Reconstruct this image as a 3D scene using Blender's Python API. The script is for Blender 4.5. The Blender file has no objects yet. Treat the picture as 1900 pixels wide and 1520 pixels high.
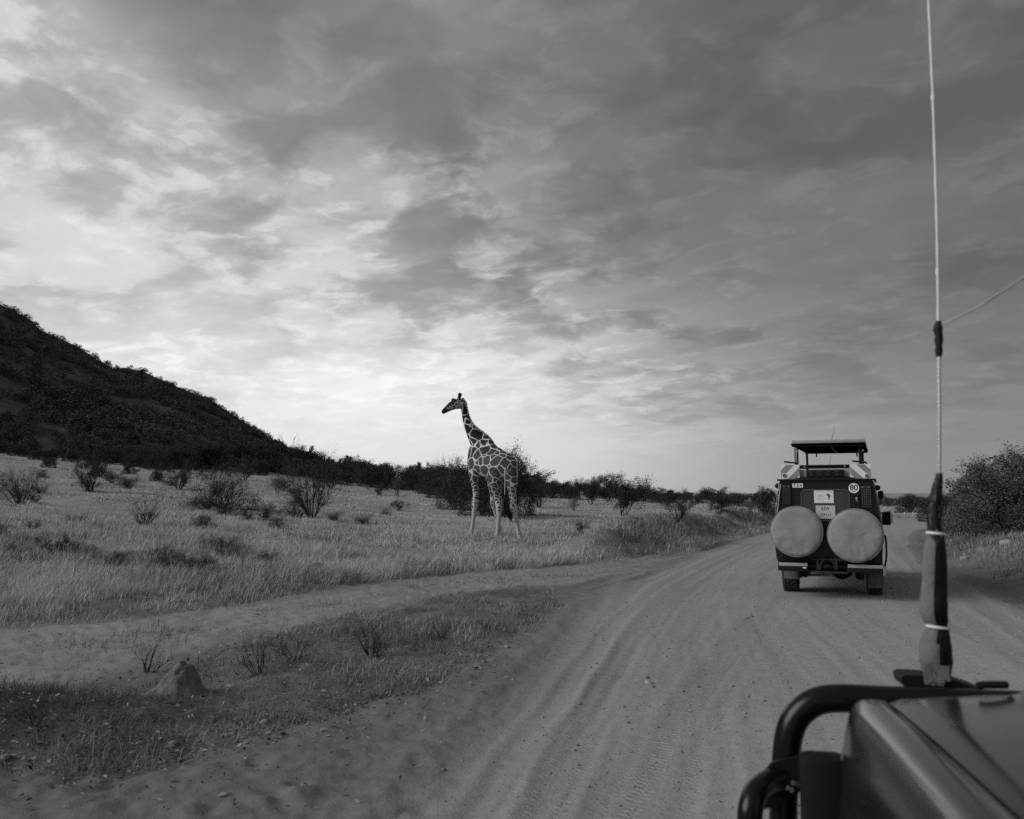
import bpy, bmesh, math, random
import numpy as np
from mathutils import Vector, Matrix

C = bpy.context.scene.collection
scene = bpy.context.scene
R = math.radians

# ------------------------------------------------------------------ camera
FPX = 1600.0                      # focal length in pixels of the 1900 px wide photograph
CAM_H = 1.65
PITCH = R(5.53)
cam_d = bpy.data.cameras.new('camera')
cam_d.sensor_width = 36.0
cam_d.lens = FPX / 1900.0 * 36.0
cam_d.clip_start = 0.05
cam_d.clip_end = 20000.0
cam_d.dof.use_dof = True
cam_d.dof.focus_distance = 19.0
cam_d.dof.aperture_fstop = 3.4
cam = bpy.data.objects.new('camera', cam_d)
C.objects.link(cam)
cam.location = (0, 0, CAM_H)
cam.rotation_euler = (R(90) + PITCH, 0, 0)
scene.camera = cam

# ------------------------------------------------------------------ sun, sky, exposure
SUN_AZ = R(-104)                  # compass bearing from the view direction (+Y), clockwise
SUN_EL = R(30)
sd = bpy.data.lights.new('sun', 'SUN')
sd.energy = 1.0
sd.angle = R(42)
sd.color = (1.0, 1.0, 1.0)
sun = bpy.data.objects.new('sun', sd)
C.objects.link(sun)
sdir = Vector((math.sin(SUN_AZ) * math.cos(SUN_EL), math.cos(SUN_AZ) * math.cos(SUN_EL), math.sin(SUN_EL)))
sun.rotation_euler = sdir.to_track_quat('Z', 'Y').to_euler()

scene.view_settings.view_transform = 'Standard'
scene.view_settings.look = 'None'
scene.view_settings.gamma = 1.0
scene.view_settings.exposure = 1.0
scene.view_settings.use_curve_mapping = False
scene.cycles.use_denoising = False
scene.cycles.max_bounces = 5
scene.cycles.transparent_max_bounces = 4
scene.render.filter_size = 1.5 if hasattr(scene.render, 'filter_size') else 1.5


def pix_dir(u, v):
    x = (u - 950) / FPX
    y = (760 - v) / FPX
    return np.array([x, math.cos(PITCH) - y * math.sin(PITCH), math.sin(PITCH) + y * math.cos(PITCH)])


class NT:
    """small helper to write node trees"""
    def __init__(self, tree):
        self.t = tree
        self.n = tree.nodes
        self.l = tree.links

    def node(self, kind, **kw):
        nd = self.n.new(kind)
        for k, v in kw.items():
            setattr(nd, k, v)
        return nd

    def put(self, sock, val):
        if isinstance(val, bpy.types.NodeSocket):
            self.l.new(val, sock)
        else:
            sock.default_value = val

    def math(self, op, a, b=0.0, c=0.0, clamp=False):
        nd = self.node('ShaderNodeMath', operation=op, use_clamp=clamp)
        self.put(nd.inputs[0], a); self.put(nd.inputs[1], b)
        if len(nd.inputs) > 2:
            self.put(nd.inputs[2], c)
        return nd.outputs[0]

    def vmath(self, op, a, b=(0, 0, 0)):
        nd = self.node('ShaderNodeVectorMath', operation=op)
        self.put(nd.inputs[0], a)
        if op == 'SCALE':
            self.put(nd.inputs['Scale'], b)
        else:
            self.put(nd.inputs[1], b)
        return nd.outputs['Value'] if op in ('DOT_PRODUCT', 'LENGTH') else nd.outputs['Vector']

    def noise(self, vec, scale, detail=4, rough=0.55, dist=0.0):
        nd = self.node('ShaderNodeTexNoise')
        self.put(nd.inputs['Vector'], vec)
        self.put(nd.inputs['Scale'], scale)
        nd.inputs['Detail'].default_value = detail
        nd.inputs['Roughness'].default_value = rough
        nd.inputs['Distortion'].default_value = dist
        return nd.outputs[0]

    def ramp(self, fac, a, b, lo=0.0, hi=1.0, smooth=True):
        nd = self.node('ShaderNodeMapRange', interpolation_type='SMOOTHSTEP' if smooth else 'LINEAR')
        self.put(nd.inputs[0], fac)
        nd.inputs[1].default_value = a; nd.inputs[2].default_value = b
        self.put(nd.inputs[3], lo); self.put(nd.inputs[4], hi)
        return nd.outputs[0]

    def comb(self, x, y, z):
        nd = self.node('ShaderNodeCombineXYZ')
        self.put(nd.inputs[0], x); self.put(nd.inputs[1], y); self.put(nd.inputs[2], z)
        return nd.outputs[0]

    def grey(self, val):
        nd = self.node('ShaderNodeCombineColor')
        for i in range(3):
            self.put(nd.inputs[i], val)
        return nd.outputs[0]


world = bpy.data.worlds.new('World')
scene.world = world
world.use_nodes = True
wt = NT(world.node_tree)
wt.n.clear()
tc = wt.node('ShaderNodeTexCoord')
d = wt.vmath('NORMALIZE', tc.outputs['Generated'])
sep = wt.node('ShaderNodeSeparateXYZ')
wt.l.new(d, sep.inputs[0])
dz = wt.math('MAXIMUM', sep.outputs[2], 0.0)
den = wt.math('ADD', dz, 0.16)
px = wt.math('DIVIDE', sep.outputs[0], den)
py = wt.math('DIVIDE', sep.outputs[1], den)
# cloud streets run away from the camera towards the bright gap on the left
A_ST = R(-52)
sx, sy = math.sin(A_ST), math.cos(A_ST)
along = wt.math('ADD', wt.math('MULTIPLY', px, sx), wt.math('MULTIPLY', py, sy))
across = wt.math('SUBTRACT', wt.math('MULTIPLY', px, sy), wt.math('MULTIPLY', py, sx))
P1 = wt.comb(wt.math('MULTIPLY', along, 0.9), across, 3.7)
warp = wt.node('ShaderNodeTexNoise')
wt.l.new(P1, warp.inputs['Vector'])
warp.inputs['Scale'].default_value = 3.0
warp.inputs['Detail'].default_value = 4
wv = wt.vmath('SCALE', wt.vmath('SUBTRACT', warp.outputs['Color'], (0.5, 0.5, 0.5)), 0.22)
P2 = wt.vmath('ADD', P1, wv)
P3 = wt.vmath('ADD', wt.comb(wt.math('MULTIPLY', along, 0.42), across, 9.1), wv)
n_big = wt.noise(P3, 1.35, 4, 0.5)
n_mid = wt.noise(P2, 3.1, 6, 0.55)
n_puf = wt.noise(P2, 9.5, 5, 0.58)
cld = wt.ramp(wt.math('ADD', n_mid, wt.math('MULTIPLY', wt.math('SUBTRACT', n_puf, 0.5), 0.25)), 0.38, 0.64)
rim = wt.math('MULTIPLY', wt.math('MULTIPLY', cld, wt.math('SUBTRACT', 1.0, cld)), 4.0)


def blob(u, v, sig):
    q = pix_dir(u, v)
    q = q / np.linalg.norm(q)
    dt = wt.vmath('DOT_PRODUCT', d, tuple(q))
    k = 1.0 / (R(sig) ** 2)
    return wt.math('POWER', math.e, wt.math('MULTIPLY', wt.math('SUBTRACT', dt, 1.0), k))


SKY = [(20, 40, .70), (60, 200, .68), (300, 60, .38), (600, 60, .43), (920, 90, .50), (1250, 60, .40), (1600, 60, .36), (1880, 60, .34),
       (60, 350, .80), (300, 250, .66), (600, 250, .57), (900, 250, .48), (1250, 300, .40), (1600, 300, .37), (1880, 300, .34),
       (60, 500, .80), (300, 500, .82), (600, 450, .77), (900, 480, .67), (1250, 500, .47), (1600, 500, .40), (1880, 540, .36),
       (300, 650, .86), (600, 650, .85), (900, 640, .78), (1250, 650, .56), (1600, 650, .44), (1880, 680, .40),
       (600, 780, .93), (900, 780, .88), (1250, 780, .62), (1500, 780, .50), (1880, 800, .44), (1100, 860, .78), (1400, 880, .62), (1880, 900, .50),
       (-500, 300, .50), (-500, 700, .62), (-1200, 600, .44), (600, -500, .40), (1300, -500, .40), (2500, 300, .38), (2500, 800, .44), (300, 880, .86), (700, 860, .92)]
BASE, SIG = 0.42, 8.5
_q = np.array([pix_dir(u, v) / np.linalg.norm(pix_dir(u, v)) for u, v, _ in SKY])
_K = np.exp((_q @ _q.T - 1.0) / R(SIG) ** 2)
_amp = np.linalg.solve(_K.T @ _K + 0.05 * np.eye(len(SKY)), _K.T @ (np.array([s_[2] for s_ in SKY]) - BASE))
tone = None
for (u, v, _), amp in zip(SKY, _amp):
    g = wt.math('MULTIPLY', blob(u, v, SIG), float(amp))
    tone = g if tone is None else wt.math('ADD', tone, g)
base = wt.math('ADD', tone, BASE)
# contrast of the broken cloud is strongest where the layer is thin (bright side)
bright = wt.ramp(base, 0.40, 0.68, 0.33, 1.0)
tex = wt.math('ADD', wt.math('MULTIPLY', wt.math('SUBTRACT', n_big, 0.5), 0.66),
              wt.math('ADD', wt.math('MULTIPLY', wt.math('SUBTRACT', 0.5, cld), 0.19),
                      wt.math('ADD', wt.math('MULTIPLY', wt.math('SUBTRACT', n_puf, 0.5), 0.14), wt.math('MULTIPLY', rim, wt.math('MULTIPLY', wt.ramp(n_puf, 0.45, 0.65), 0.15)))))
# near the horizon the deck is seen edge-on and smooths out
hor = wt.ramp(dz, 0.012, 0.17, 0.0, 1.0)
tone = wt.math('ADD', base, wt.math('MULTIPLY', wt.math('MULTIPLY', tex, bright), hor))
# soft shoulder so the thin places glow without burning out
tone = wt.math('SUBTRACT', tone, wt.math('MULTIPLY', wt.math('MAXIMUM', wt.math('SUBTRACT', tone, 0.78), 0.0), 0.5))
tone = wt.ramp(tone, 0.0, 1.0, 0.02, 0.97, smooth=False)
lin = wt.math('POWER', tone, 2.25)
skyt = wt.node('ShaderNodeTexSky', sky_type='NISHITA')
skyt.sun_disc = False
skyt.sun_elevation = SUN_EL
skyt.sun_rotation = SUN_AZ
bw = wt.node('ShaderNodeRGBToBW')
wt.l.new(skyt.outputs[0], bw.inputs[0])
clear = wt.math('MULTIPLY', wt.math('MINIMUM', bw.outputs[0], 6.0), 0.06)
val = wt.math('ADD', wt.math('MULTIPLY', lin, 5.5), clear)
up = wt.ramp(sep.outputs[2], -0.03, -0.005)
val = wt.math('ADD', wt.math('MULTIPLY', val, up), wt.math('MULTIPLY', wt.math('SUBTRACT', 1.0, up), 1.2))
bg = wt.node('ShaderNodeBackground')
wt.l.new(wt.grey(val), bg.inputs['Color'])
bg.inputs['Strength'].default_value = 0.1
wo = wt.node('ShaderNodeOutputWorld')
wt.l.new(bg.outputs[0], wo.inputs[0])

# ------------------------------------------------------------------ materials
MATS = {}


def mat(name, albedo, rough=0.8, metal=0.0, noise=0.0, nscale=8.0, bump=0.0, bscale=40.0, coat=0.0, spec=0.3, island=0.0):
    """plain grey procedural material: albedo with a little mottling and relief"""
    if name in MATS:
        return MATS[name]
    m = bpy.data.materials.new(name)
    m.use_nodes = True
    t = NT(m.node_tree)
    t.n.clear()
    out = t.node('ShaderNodeOutputMaterial')
    b = t.node('ShaderNodeBsdfPrincipled')
    t.l.new(b.outputs[0], out.inputs[0])
    b.inputs['Roughness'].default_value = rough
    b.inputs['Metallic'].default_value = metal
    b.inputs['Specular IOR Level'].default_value = spec
    b.inputs['Coat Weight'].default_value = coat
    b.inputs['Coat Roughness'].default_value = 0.12
    co = t.node('ShaderNodeTexCoord').outputs['Object']
    val = albedo
    if noise:
        n = t.noise(co, nscale, 5, 0.6)
        val = t.math('MULTIPLY', albedo, t.ramp(n, 0.25, 0.75, 1 - noise, 1 + noise, smooth=False))
    if island:
        g = t.node('ShaderNodeNewGeometry')
        val = t.math('MULTIPLY', val, t.ramp(g.outputs['Random Per Island'], 0, 1, 1 - island, 1 + island, smooth=False))
    t.put(b.inputs['Base Color'], t.grey(val))
    if bump:
        bp = t.node('ShaderNodeBump')
        bp.inputs['Strength'].default_value = bump
        bp.inputs['Distance'].default_value = 0.01
        t.l.new(t.noise(co, bscale, 4, 0.6), bp.inputs['Height'])
        t.l.new(bp.outputs[0], b.inputs['Normal'])
    MATS[name] = m
    return m


def mat_tone(name, rough=0.95, spec=0.05, trans=0.0):
    """albedo comes from the point attribute 'tone' (each blade or stone has its own)"""
    m = bpy.data.materials.new(name)
    m.use_nodes = True
    t = NT(m.node_tree)
    t.n.clear()
    out = t.node('ShaderNodeOutputMaterial')
    at = t.node('ShaderNodeAttribute', attribute_name='tone')
    b = t.node('ShaderNodeBsdfDiffuse')
    t.l.new(t.grey(at.outputs['Fac']), b.inputs[0])
    if trans:
        tr = t.node('ShaderNodeBsdfTranslucent')
        t.l.new(t.grey(at.outputs['Fac']), tr.inputs[0])
        mx = t.node('ShaderNodeMixShader')
        mx.inputs[0].default_value = trans
        t.l.new(b.outputs[0], mx.inputs[1]); t.l.new(tr.outputs[0], mx.inputs[2])
        t.l.new(mx.outputs[0], out.inputs[0])
    else:
        t.l.new(b.outputs[0], out.inputs[0])
    return m


M_PAINT = mat('dark vehicle paint', 0.013, 0.35, noise=0.35, nscale=5, coat=0.3)
M_HOOD = mat('dusty dark bonnet paint', 0.013, 0.24, noise=0.3, nscale=9, coat=0.65, spec=0.35)
M_BLACK = mat('black plastic', 0.008, 0.55, noise=0.2, bump=0.1)
M_TUBE = mat('black powder coat tube', 0.006, 0.26, spec=0.32, noise=0.3, nscale=30)
M_RUBBER = mat('dusty tyre rubber', 0.05, 0.9, noise=0.5, nscale=14, bump=0.3)
M_FLAP = mat('dusty rubber flap', 0.12, 0.9, noise=0.3, nscale=9)
M_CANVAS = mat('pale canvas cover', 0.285, 0.95, noise=0.2, nscale=5, bump=0.25, bscale=60)
M_SLEEVE = mat('grey canvas sleeve', 0.17, 0.9, noise=0.2, nscale=22, bump=0.5, bscale=50)
M_CREAM = mat('pale painted metal', 0.36, 0.5, noise=0.12)
M_GREYP = mat('grey painted metal', 0.20, 0.5, noise=0.15)
M_WHITE = mat('white reflective sheet', 0.80, 0.45, noise=0.06)
M_STRIPE = mat('grey reflective stripe', 0.27, 0.45, noise=0.08)
M_INK = mat('black ink', 0.012, 0.6)
M_GREYINK = mat('grey ink', 0.14, 0.6)
M_GLASS = mat('dark tinted glass', 0.06, 0.08, spec=0.6, noise=0.3, nscale=2)
M_LENS = mat('lamp lens', 0.11, 0.15, spec=0.6)
M_STEEL = mat('bright steel', 0.6, 0.3, metal=1.0)
M_CHROME = mat('dull steel rod', 0.62, 0.38, metal=0.8)
M_TIE = mat('white nylon', 0.80, 0.5)
M_CORD = mat('pale cord', 0.42, 0.9)
M_UNDER = mat('dusty underbody metal', 0.02, 0.8, noise=0.5, nscale=12)
M_REFL = mat('pale bumper strip', 0.36, 0.45, noise=0.1)
M_WOOD = mat('grey dry wood', 0.10, 0.9, noise=0.4, nscale=20)
M_DWOOD = mat('dark dry wood', 0.04, 0.9, noise=0.4, nscale=20)
M_LEAF = mat('dull scrub leaf', 0.06, 0.85, island=0.55)
M_LEAFD = mat('dark scrub leaf', 0.050, 0.85, island=0.55)
M_LEAFP = mat('pale dry leaf', 0.11, 0.85, island=0.45)
M_LEAFHILL = mat('dark hill scrub leaf', 0.078, 0.9, island=0.6)
M_ROCK = mat('pale stone', 0.34, 0.9, noise=0.3, nscale=10, bump=0.5)
M_ROCKD = mat('brown grey stone', 0.23, 0.95, noise=0.35, nscale=6, bump=0.6)
M_GRASS = mat_tone('dry grass blade', trans=0.25)
M_STONE = mat_tone('small stone')

# ------------------------------------------------------------------ mesh helpers


class Geo:
    def __init__(self):
        self.v = []
        self.f = []
        self.n = 0

    def add(self, verts, faces):
        verts = np.asarray(verts, dtype=float).reshape(-1, 3)
        b = self.n
        self.v.append(verts)
        self.f.extend([tuple(i + b for i in f) for f in faces])
        self.n += len(verts)
        return self

    def box(self, c, s, bev=0.0, rot=None):
        bm = bmesh.new()
        bmesh.ops.create_cube(bm, size=1.0)
        bmesh.ops.scale(bm, vec=s, verts=bm.verts)
        if bev:
            bmesh.ops.bevel(bm, geom=bm.edges[:], offset=min(bev, min(s) * 0.45), segments=2, profile=0.6, affect='EDGES')
        if rot is not None:
            bmesh.ops.transform(bm, matrix=rot.to_4x4(), verts=bm.verts)
        bmesh.ops.translate(bm, vec=c, verts=bm.verts)
        bm.verts.index_update()
        self.add([v.co[:] for v in bm.verts], [[v.index for v in f.verts] for f in bm.faces])
        bm.free()
        return self

    def tube(self, pts, rad, n=10, cap=True):
        pts = np.asarray(pts, float)
        k = len(pts)
        rad = np.broadcast_to(np.asarray(rad, float), (k,))
        t = np.gradient(pts, axis=0)
        t /= np.linalg.norm(t, axis=1)[:, None] + 1e-12
        ref = np.array([0, 0, 1.0]) if abs(t[0][2]) < 0.9 else np.array([1.0, 0, 0])
        rings = []
        nrm = np.cross(t[0], ref); nrm /= np.linalg.norm(nrm)
        for i in range(k):
            nrm = nrm - t[i] * np.dot(nrm, t[i]); nrm /= np.linalg.norm(nrm) + 1e-12
            bn = np.cross(t[i], nrm)
            a = np.linspace(0, 2 * np.pi, n, endpoint=False)
            rings.append(pts[i] + rad[i] * (np.cos(a)[:, None] * nrm + np.sin(a)[:, None] * bn))
        return self.loft(rings, cap)

    def loft(self, rings, cap=True, closed=True):
        k = len(rings); n = len(rings[0])
        fs = []
        for i in range(k - 1):
            for j in range(n if closed else n - 1):
                j2 = (j + 1) % n
                fs.append((i * n + j, i * n + j2, (i + 1) * n + j2, (i + 1) * n + j))
        if cap:
            fs.append(tuple(range(n))[::-1])
            fs.append(tuple((k - 1) * n + j for j in range(n)))
        return self.add(np.vstack(rings), fs)

    def disc(self, c, r, axis_y=True, n=28, th=0.004):
        """thin disc in the XZ plane facing -y"""
        a = np.linspace(0, 2 * np.pi, n, endpoint=False)
        ring = np.stack([c[0] + r * np.cos(a), np.full(n, c[1]), c[2] + r * np.sin(a)], 1)
        r2 = ring.copy(); r2[:, 1] += th
        return self.loft([ring, r2])

    def prism(self, poly, y0, y1):
        """polygon in XZ extruded in y"""
        p = np.asarray(poly, float)
        a = np.stack([p[:, 0], np.full(len(p), y0), p[:, 1]], 1)
        b = a.copy(); b[:, 1] = y1
        return self.loft([a, b])

    def arrays(self):
        return np.vstack(self.v) if self.v else np.zeros((0, 3))

    def build(self, name, m, parent=None, smooth=35, loc=None):
        me = bpy.data.meshes.new(name)
        me.from_pydata(self.arrays().tolist(), [], self.f)
        bm = bmesh.new(); bm.from_mesh(me)
        bmesh.ops.recalc_face_normals(bm, faces=bm.faces)
        bm.to_mesh(me); bm.free()
        if smooth:
            me.shade_smooth()
            me.set_sharp_from_angle(angle=R(smooth))
        return link_mesh(name, me, m, parent)


def link_mesh(name, me, m, parent=None):
    o = bpy.data.objects.new(name, me)
    if m is not None:
        me.materials.append(m)
    C.objects.link(o)
    if parent is not None:
        o.parent = parent
    return o


def fast_mesh(name, verts, faces_flat, sizes, m=None, attrs=None, smooth=False):
    """mesh from flat arrays"""
    me = bpy.data.meshes.new(name)
    nv = len(verts)
    me.vertices.add(nv)
    me.vertices.foreach_set('co', np.ascontiguousarray(verts, dtype=np.float32).ravel())
    me.loops.add(len(faces_flat))
    me.loops.foreach_set('vertex_index', np.ascontiguousarray(faces_flat, dtype=np.int32))
    me.polygons.add(len(sizes))
    starts = np.concatenate([[0], np.cumsum(sizes)[:-1]]).astype(np.int32)
    me.polygons.foreach_set('loop_start', starts)
    me.polygons.foreach_set('loop_total', np.asarray(sizes, dtype=np.int32))
    if smooth:
        me.polygons.foreach_set('use_smooth', np.ones(len(sizes), dtype=bool))
    for k, a in (attrs or {}).items():
        a = np.asarray(a, dtype=np.float32)
        if a.ndim == 1:
            me.attributes.new(k, 'FLOAT', 'POINT').data.foreach_set('value', a)
        else:
            me.attributes.new(k, 'FLOAT_VECTOR', 'POINT').data.foreach_set('vector', a.ravel())
    me.update(calc_edges=True)
    return me


def tag(o, label=None, cat=None, group=None, kind=None):
    if label: o['label'] = label
    if cat: o['category'] = cat
    if group: o['group'] = group
    if kind: o['kind'] = kind
    return o


def empty(name, loc, rz=0.0, label=None, cat=None, group=None):
    o = bpy.data.objects.new(name, None)
    o.empty_display_size = 0.2
    C.objects.link(o)
    o.location = loc
    o.rotation_euler = (0, 0, rz)
    return tag(o, label, cat, group)


def copy_tree(o, parent=None):
    c = o.copy()
    C.objects.link(c)
    c.parent = parent
    for ch in list(o.children):
        copy_tree(ch, c)
    return c


def text_part(name, body, x, z, y, size, m, parent, width=None):
    cu = bpy.data.curves.new(name, 'FONT')
    cu.body = body
    cu.size = size
    cu.align_x = 'CENTER'
    cu.align_y = 'CENTER'
    cu.extrude = 0.001
    cu.offset = size * 0.012
    o = bpy.data.objects.new(name, cu)
    C.objects.link(o)
    bpy.context.view_layer.update()
    dg = bpy.context.evaluated_depsgraph_get()
    me = bpy.data.meshes.new_from_object(o.evaluated_get(dg))
    bpy.data.objects.remove(o)
    bpy.data.curves.remove(cu)
    n = len(me.vertices)
    co = np.zeros(n * 3, dtype=np.float32)
    me.vertices.foreach_get('co', co)
    co = co.reshape(-1, 3)
    if width:
        w = co[:, 0].max() - co[:, 0].min()
        co[:, 0] *= width / max(w, 1e-6)
    new = np.stack([x + co[:, 0], y - co[:, 2], z + co[:, 1]], 1)
    me.vertices.foreach_set('co', new.astype(np.float32).ravel())
    me.update()
    me.materials.clear()
    return link_mesh(name, me, m, parent)


# ------------------------------------------------------------------ noise and plane geometry
_rs = np.random.RandomState(7)
_perm = _rs.rand(256, 256)


def vnoise(x, y, seed=0):
    x = np.asarray(x, float) + seed * 17.31
    y = np.asarray(y, float) + seed * 9.77
    xi = np.floor(x).astype(int); yi = np.floor(y).astype(int)
    fx = x - xi; fy = y - yi
    fx = fx * fx * (3 - 2 * fx); fy = fy * fy * (3 - 2 * fy)
    g = lambda a, b: _perm[a & 255, b & 255]
    return (g(xi, yi) * (1 - fx) + g(xi + 1, yi) * fx) * (1 - fy) + (g(xi, yi + 1) * (1 - fx) + g(xi + 1, yi + 1) * fx) * fy


def fbm(x, y, oct=4, seed=0):
    s = 0.0; a = 0.5; t = 0.0
    for i in range(oct):
        s = s + a * vnoise(np.asarray(x) * 2 ** i, np.asarray(y) * 2 ** i, seed + i)
        t += a; a *= 0.5
    return s / t


def seg_dist(x, y, poly):
    """distance, arc length and signed side (+ = right of travel) to a polyline"""
    x = np.asarray(x, float); y = np.asarray(y, float)
    best = np.full(x.shape, 1e9); arc = np.zeros(x.shape); side = np.zeros(x.shape)
    s0 = 0.0
    for (ax, ay), (bx, by) in zip(poly[:-1], poly[1:]):
        dx, dy = bx - ax, by - ay
        L2 = dx * dx + dy * dy
        t = np.clip(((x - ax) * dx + (y - ay) * dy) / L2, 0, 1)
        ex = x - (ax + t * dx); ey = y - (ay + t * dy)
        dd = np.hypot(ex, ey)
        k = dd < best
        best = np.where(k, dd, best)
        L = math.sqrt(L2)
        arc = np.where(k, s0 + t * L, arc)
        side = np.where(k, np.sign(ex * dy - ey * dx), side)
        s0 += L
    return best, arc, side


def in_poly(x, y, poly):
    x = np.asarray(x, float); y = np.asarray(y, float)
    c = np.zeros(x.shape, bool)
    n = len(poly)
    for i in range(n):
        x1, y1 = poly[i]; x2, y2 = poly[(i + 1) % n]
        if y1 == y2:
            continue
        k = (y1 > y) != (y2 > y)
        c ^= k & (x < (x2 - x1) * (y - y1) / (y2 - y1) + x1)
    return c


def smooth_line(pts, n=6):
    """Catmull-Rom through points"""
    p = np.asarray(pts, float)
    p = np.vstack([2 * p[0] - p[1], p, 2 * p[-1] - p[-2]])
    out = []
    for i in range(1, len(p) - 2):
        for t in np.linspace(0, 1, n, endpoint=False):
            out.append(0.5 * (2 * p[i] + (p[i + 1] - p[i - 1]) * t + (2 * p[i - 1] - 5 * p[i] + 4 * p[i + 1] - p[i + 2]) * t ** 2
                              + (3 * p[i] - p[i - 1] - 3 * p[i + 1] + p[i + 2]) * t ** 3))
    out.append(p[-2])
    return [tuple(q) for q in out]


def sstep(a, b, x):
    t = np.clip((x - a) / (b - a), 0, 1)
    return t * t * (3 - 2 * t)


# ------------------------------------------------------------------ the lie of the land
def flat(u, v, z=0.0):
    q = pix_dir(u, v)
    t = (z - CAM_H) / q[2]
    return (q[0] * t, q[1] * t)


ROAD_L = smooth_line([(-2.6, -8), (-1.7, -2), (-1.05, 2.0), (-0.6, 4.56), (-0.29, 5.9), (0.26, 8.5), (1.13, 13.15), (2.5, 17.6), (5.3, 24.4), (10.9, 36.6), (17, 47), (26, 57), (45, 66), (90, 74)])
ROAD_R = smooth_line([(4.6, -8), (5.2, -2), (5.9, 4.0), (6.6, 9.0), (7.3, 12.6), (8.05, 15.4), (9.94, 21.5), (13.2, 29.0), (17.5, 37.5), (24, 45), (33, 52), (50, 58), (92, 65)])
ROAD = ROAD_L + ROAD_R[::-1]
TRK_FAR = smooth_line([(-16, 4.6), (-9.0, 7.8), (-5.62, 9.67), (-3.88, 11.5), (-2.37, 15.0), (0.57, 18.4), (2.9, 20.8), (5.0, 24.0)])
TRK_NEAR = smooth_line([(-14, 2.0), (-7.5, 5.2), (-4.14, 7.17), (-3.42, 8.5), (-2.37, 10.9), (-0.45, 14.3), (1.0, 15.4), (2.3, 16.8)])
TRACK = TRK_FAR + TRK_NEAR[::-1]
# dry grass patch in the fork between road and track
PATCH = [flat(*q) for q in [(-350, 1330), (0, 1300), (180, 1305), (300, 1275), (450, 1215), (600, 1165), (760, 1122), (900, 1098), (1010, 1092),
                            (1040, 1125), (990, 1165), (900, 1225), (760, 1290), (640, 1330), (520, 1365), (400, 1390), (300, 1425), (120, 1440), (0, 1420), (-350, 1440)]]
SAND = TRK_NEAR + [(3.4, 17.2), (3.0, 13.5), (1.8, 8.3), (1.2, 4.56), (0.6, -2), (0, -8), (-16, -8)]

SIL = [(-900, 250), (-500, 330), (-200, 450), (0, 582), (60, 616), (75, 634), (150, 660), (210, 698), (260, 710), (320, 732), (390, 758), (440, 792), (480, 818), (520, 842), (560, 862), (600, 876), (680, 892), (760, 908), (860, 918)]
_sb, _se = [], []
for (u, v) in SIL:
    q = pix_dir(u, v)
    _sb.append(math.degrees(math.atan2(q[0], q[1])))
    _se.append(q[2] / math.hypot(q[0], q[1]))
_sb = np.array(_sb); _se = np.array(_se)
R_FOOT, R_CREST = 112.0, 285.0

FIELD_B = [-180, -120, -70, -45, -31, -16, -9, -4, 0, 6, 12, 20, 40, 90, 180]
FIELD_A = [0.0, 1.5, 5.0, 6.0, 5.3, 3.3, 2.1, 1.5, 1.2, 0.75, 0.4, 0.1, 0.2, 0.0, 0.0]


def H_base(x, y):
    r = np.hypot(x, y)
    b = np.degrees(np.arctan2(x, y))
    a = np.interp(b, FIELD_B, FIELD_A)
    rr = np.minimum(np.maximum(r - 6, 0), 150)
    z = a * (rr / 94) ** 1.18
    # hill on the left: rises from its foot to a crest and falls away behind
    ce = np.interp(b, np.concatenate([[-180, -120, -80], _sb, [4]]), np.concatenate([[0.0, 0.05, 0.3], _se, [-0.012]]))
    crest = np.maximum(CAM_H + ce * R_CREST, 0)
    foot = a * ((R_FOOT - 6) / 94) ** 1.18
    t = np.clip((r - R_FOOT) / (R_CREST - R_FOOT), 0, 1)
    rise = np.maximum(crest - foot, 0)
    up = rise * (t ** 1.12)
    fall = np.clip((r - R_CREST) / 500.0, 0, 1)
    hill = up * (1 - sstep(0, 1, fall))
    hn = (fbm(x / 14, y / 14, 4, 3) - 0.5) * 5.0 * np.clip(rise / 20, 0, 1) * np.clip(t * 4, 0, 1) * (1 - fall)
    return z + hill + hn


def lump(x, y, cx, cy, r, h):
    return h * np.exp(-((x - cx) ** 2 + (y - cy) ** 2) / (r * r))


# wheel ruts as drawn on the road (x, y) with width, depth, tread
def pl(*q):
    return smooth_line([flat(*a) for a in q], 8)


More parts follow.
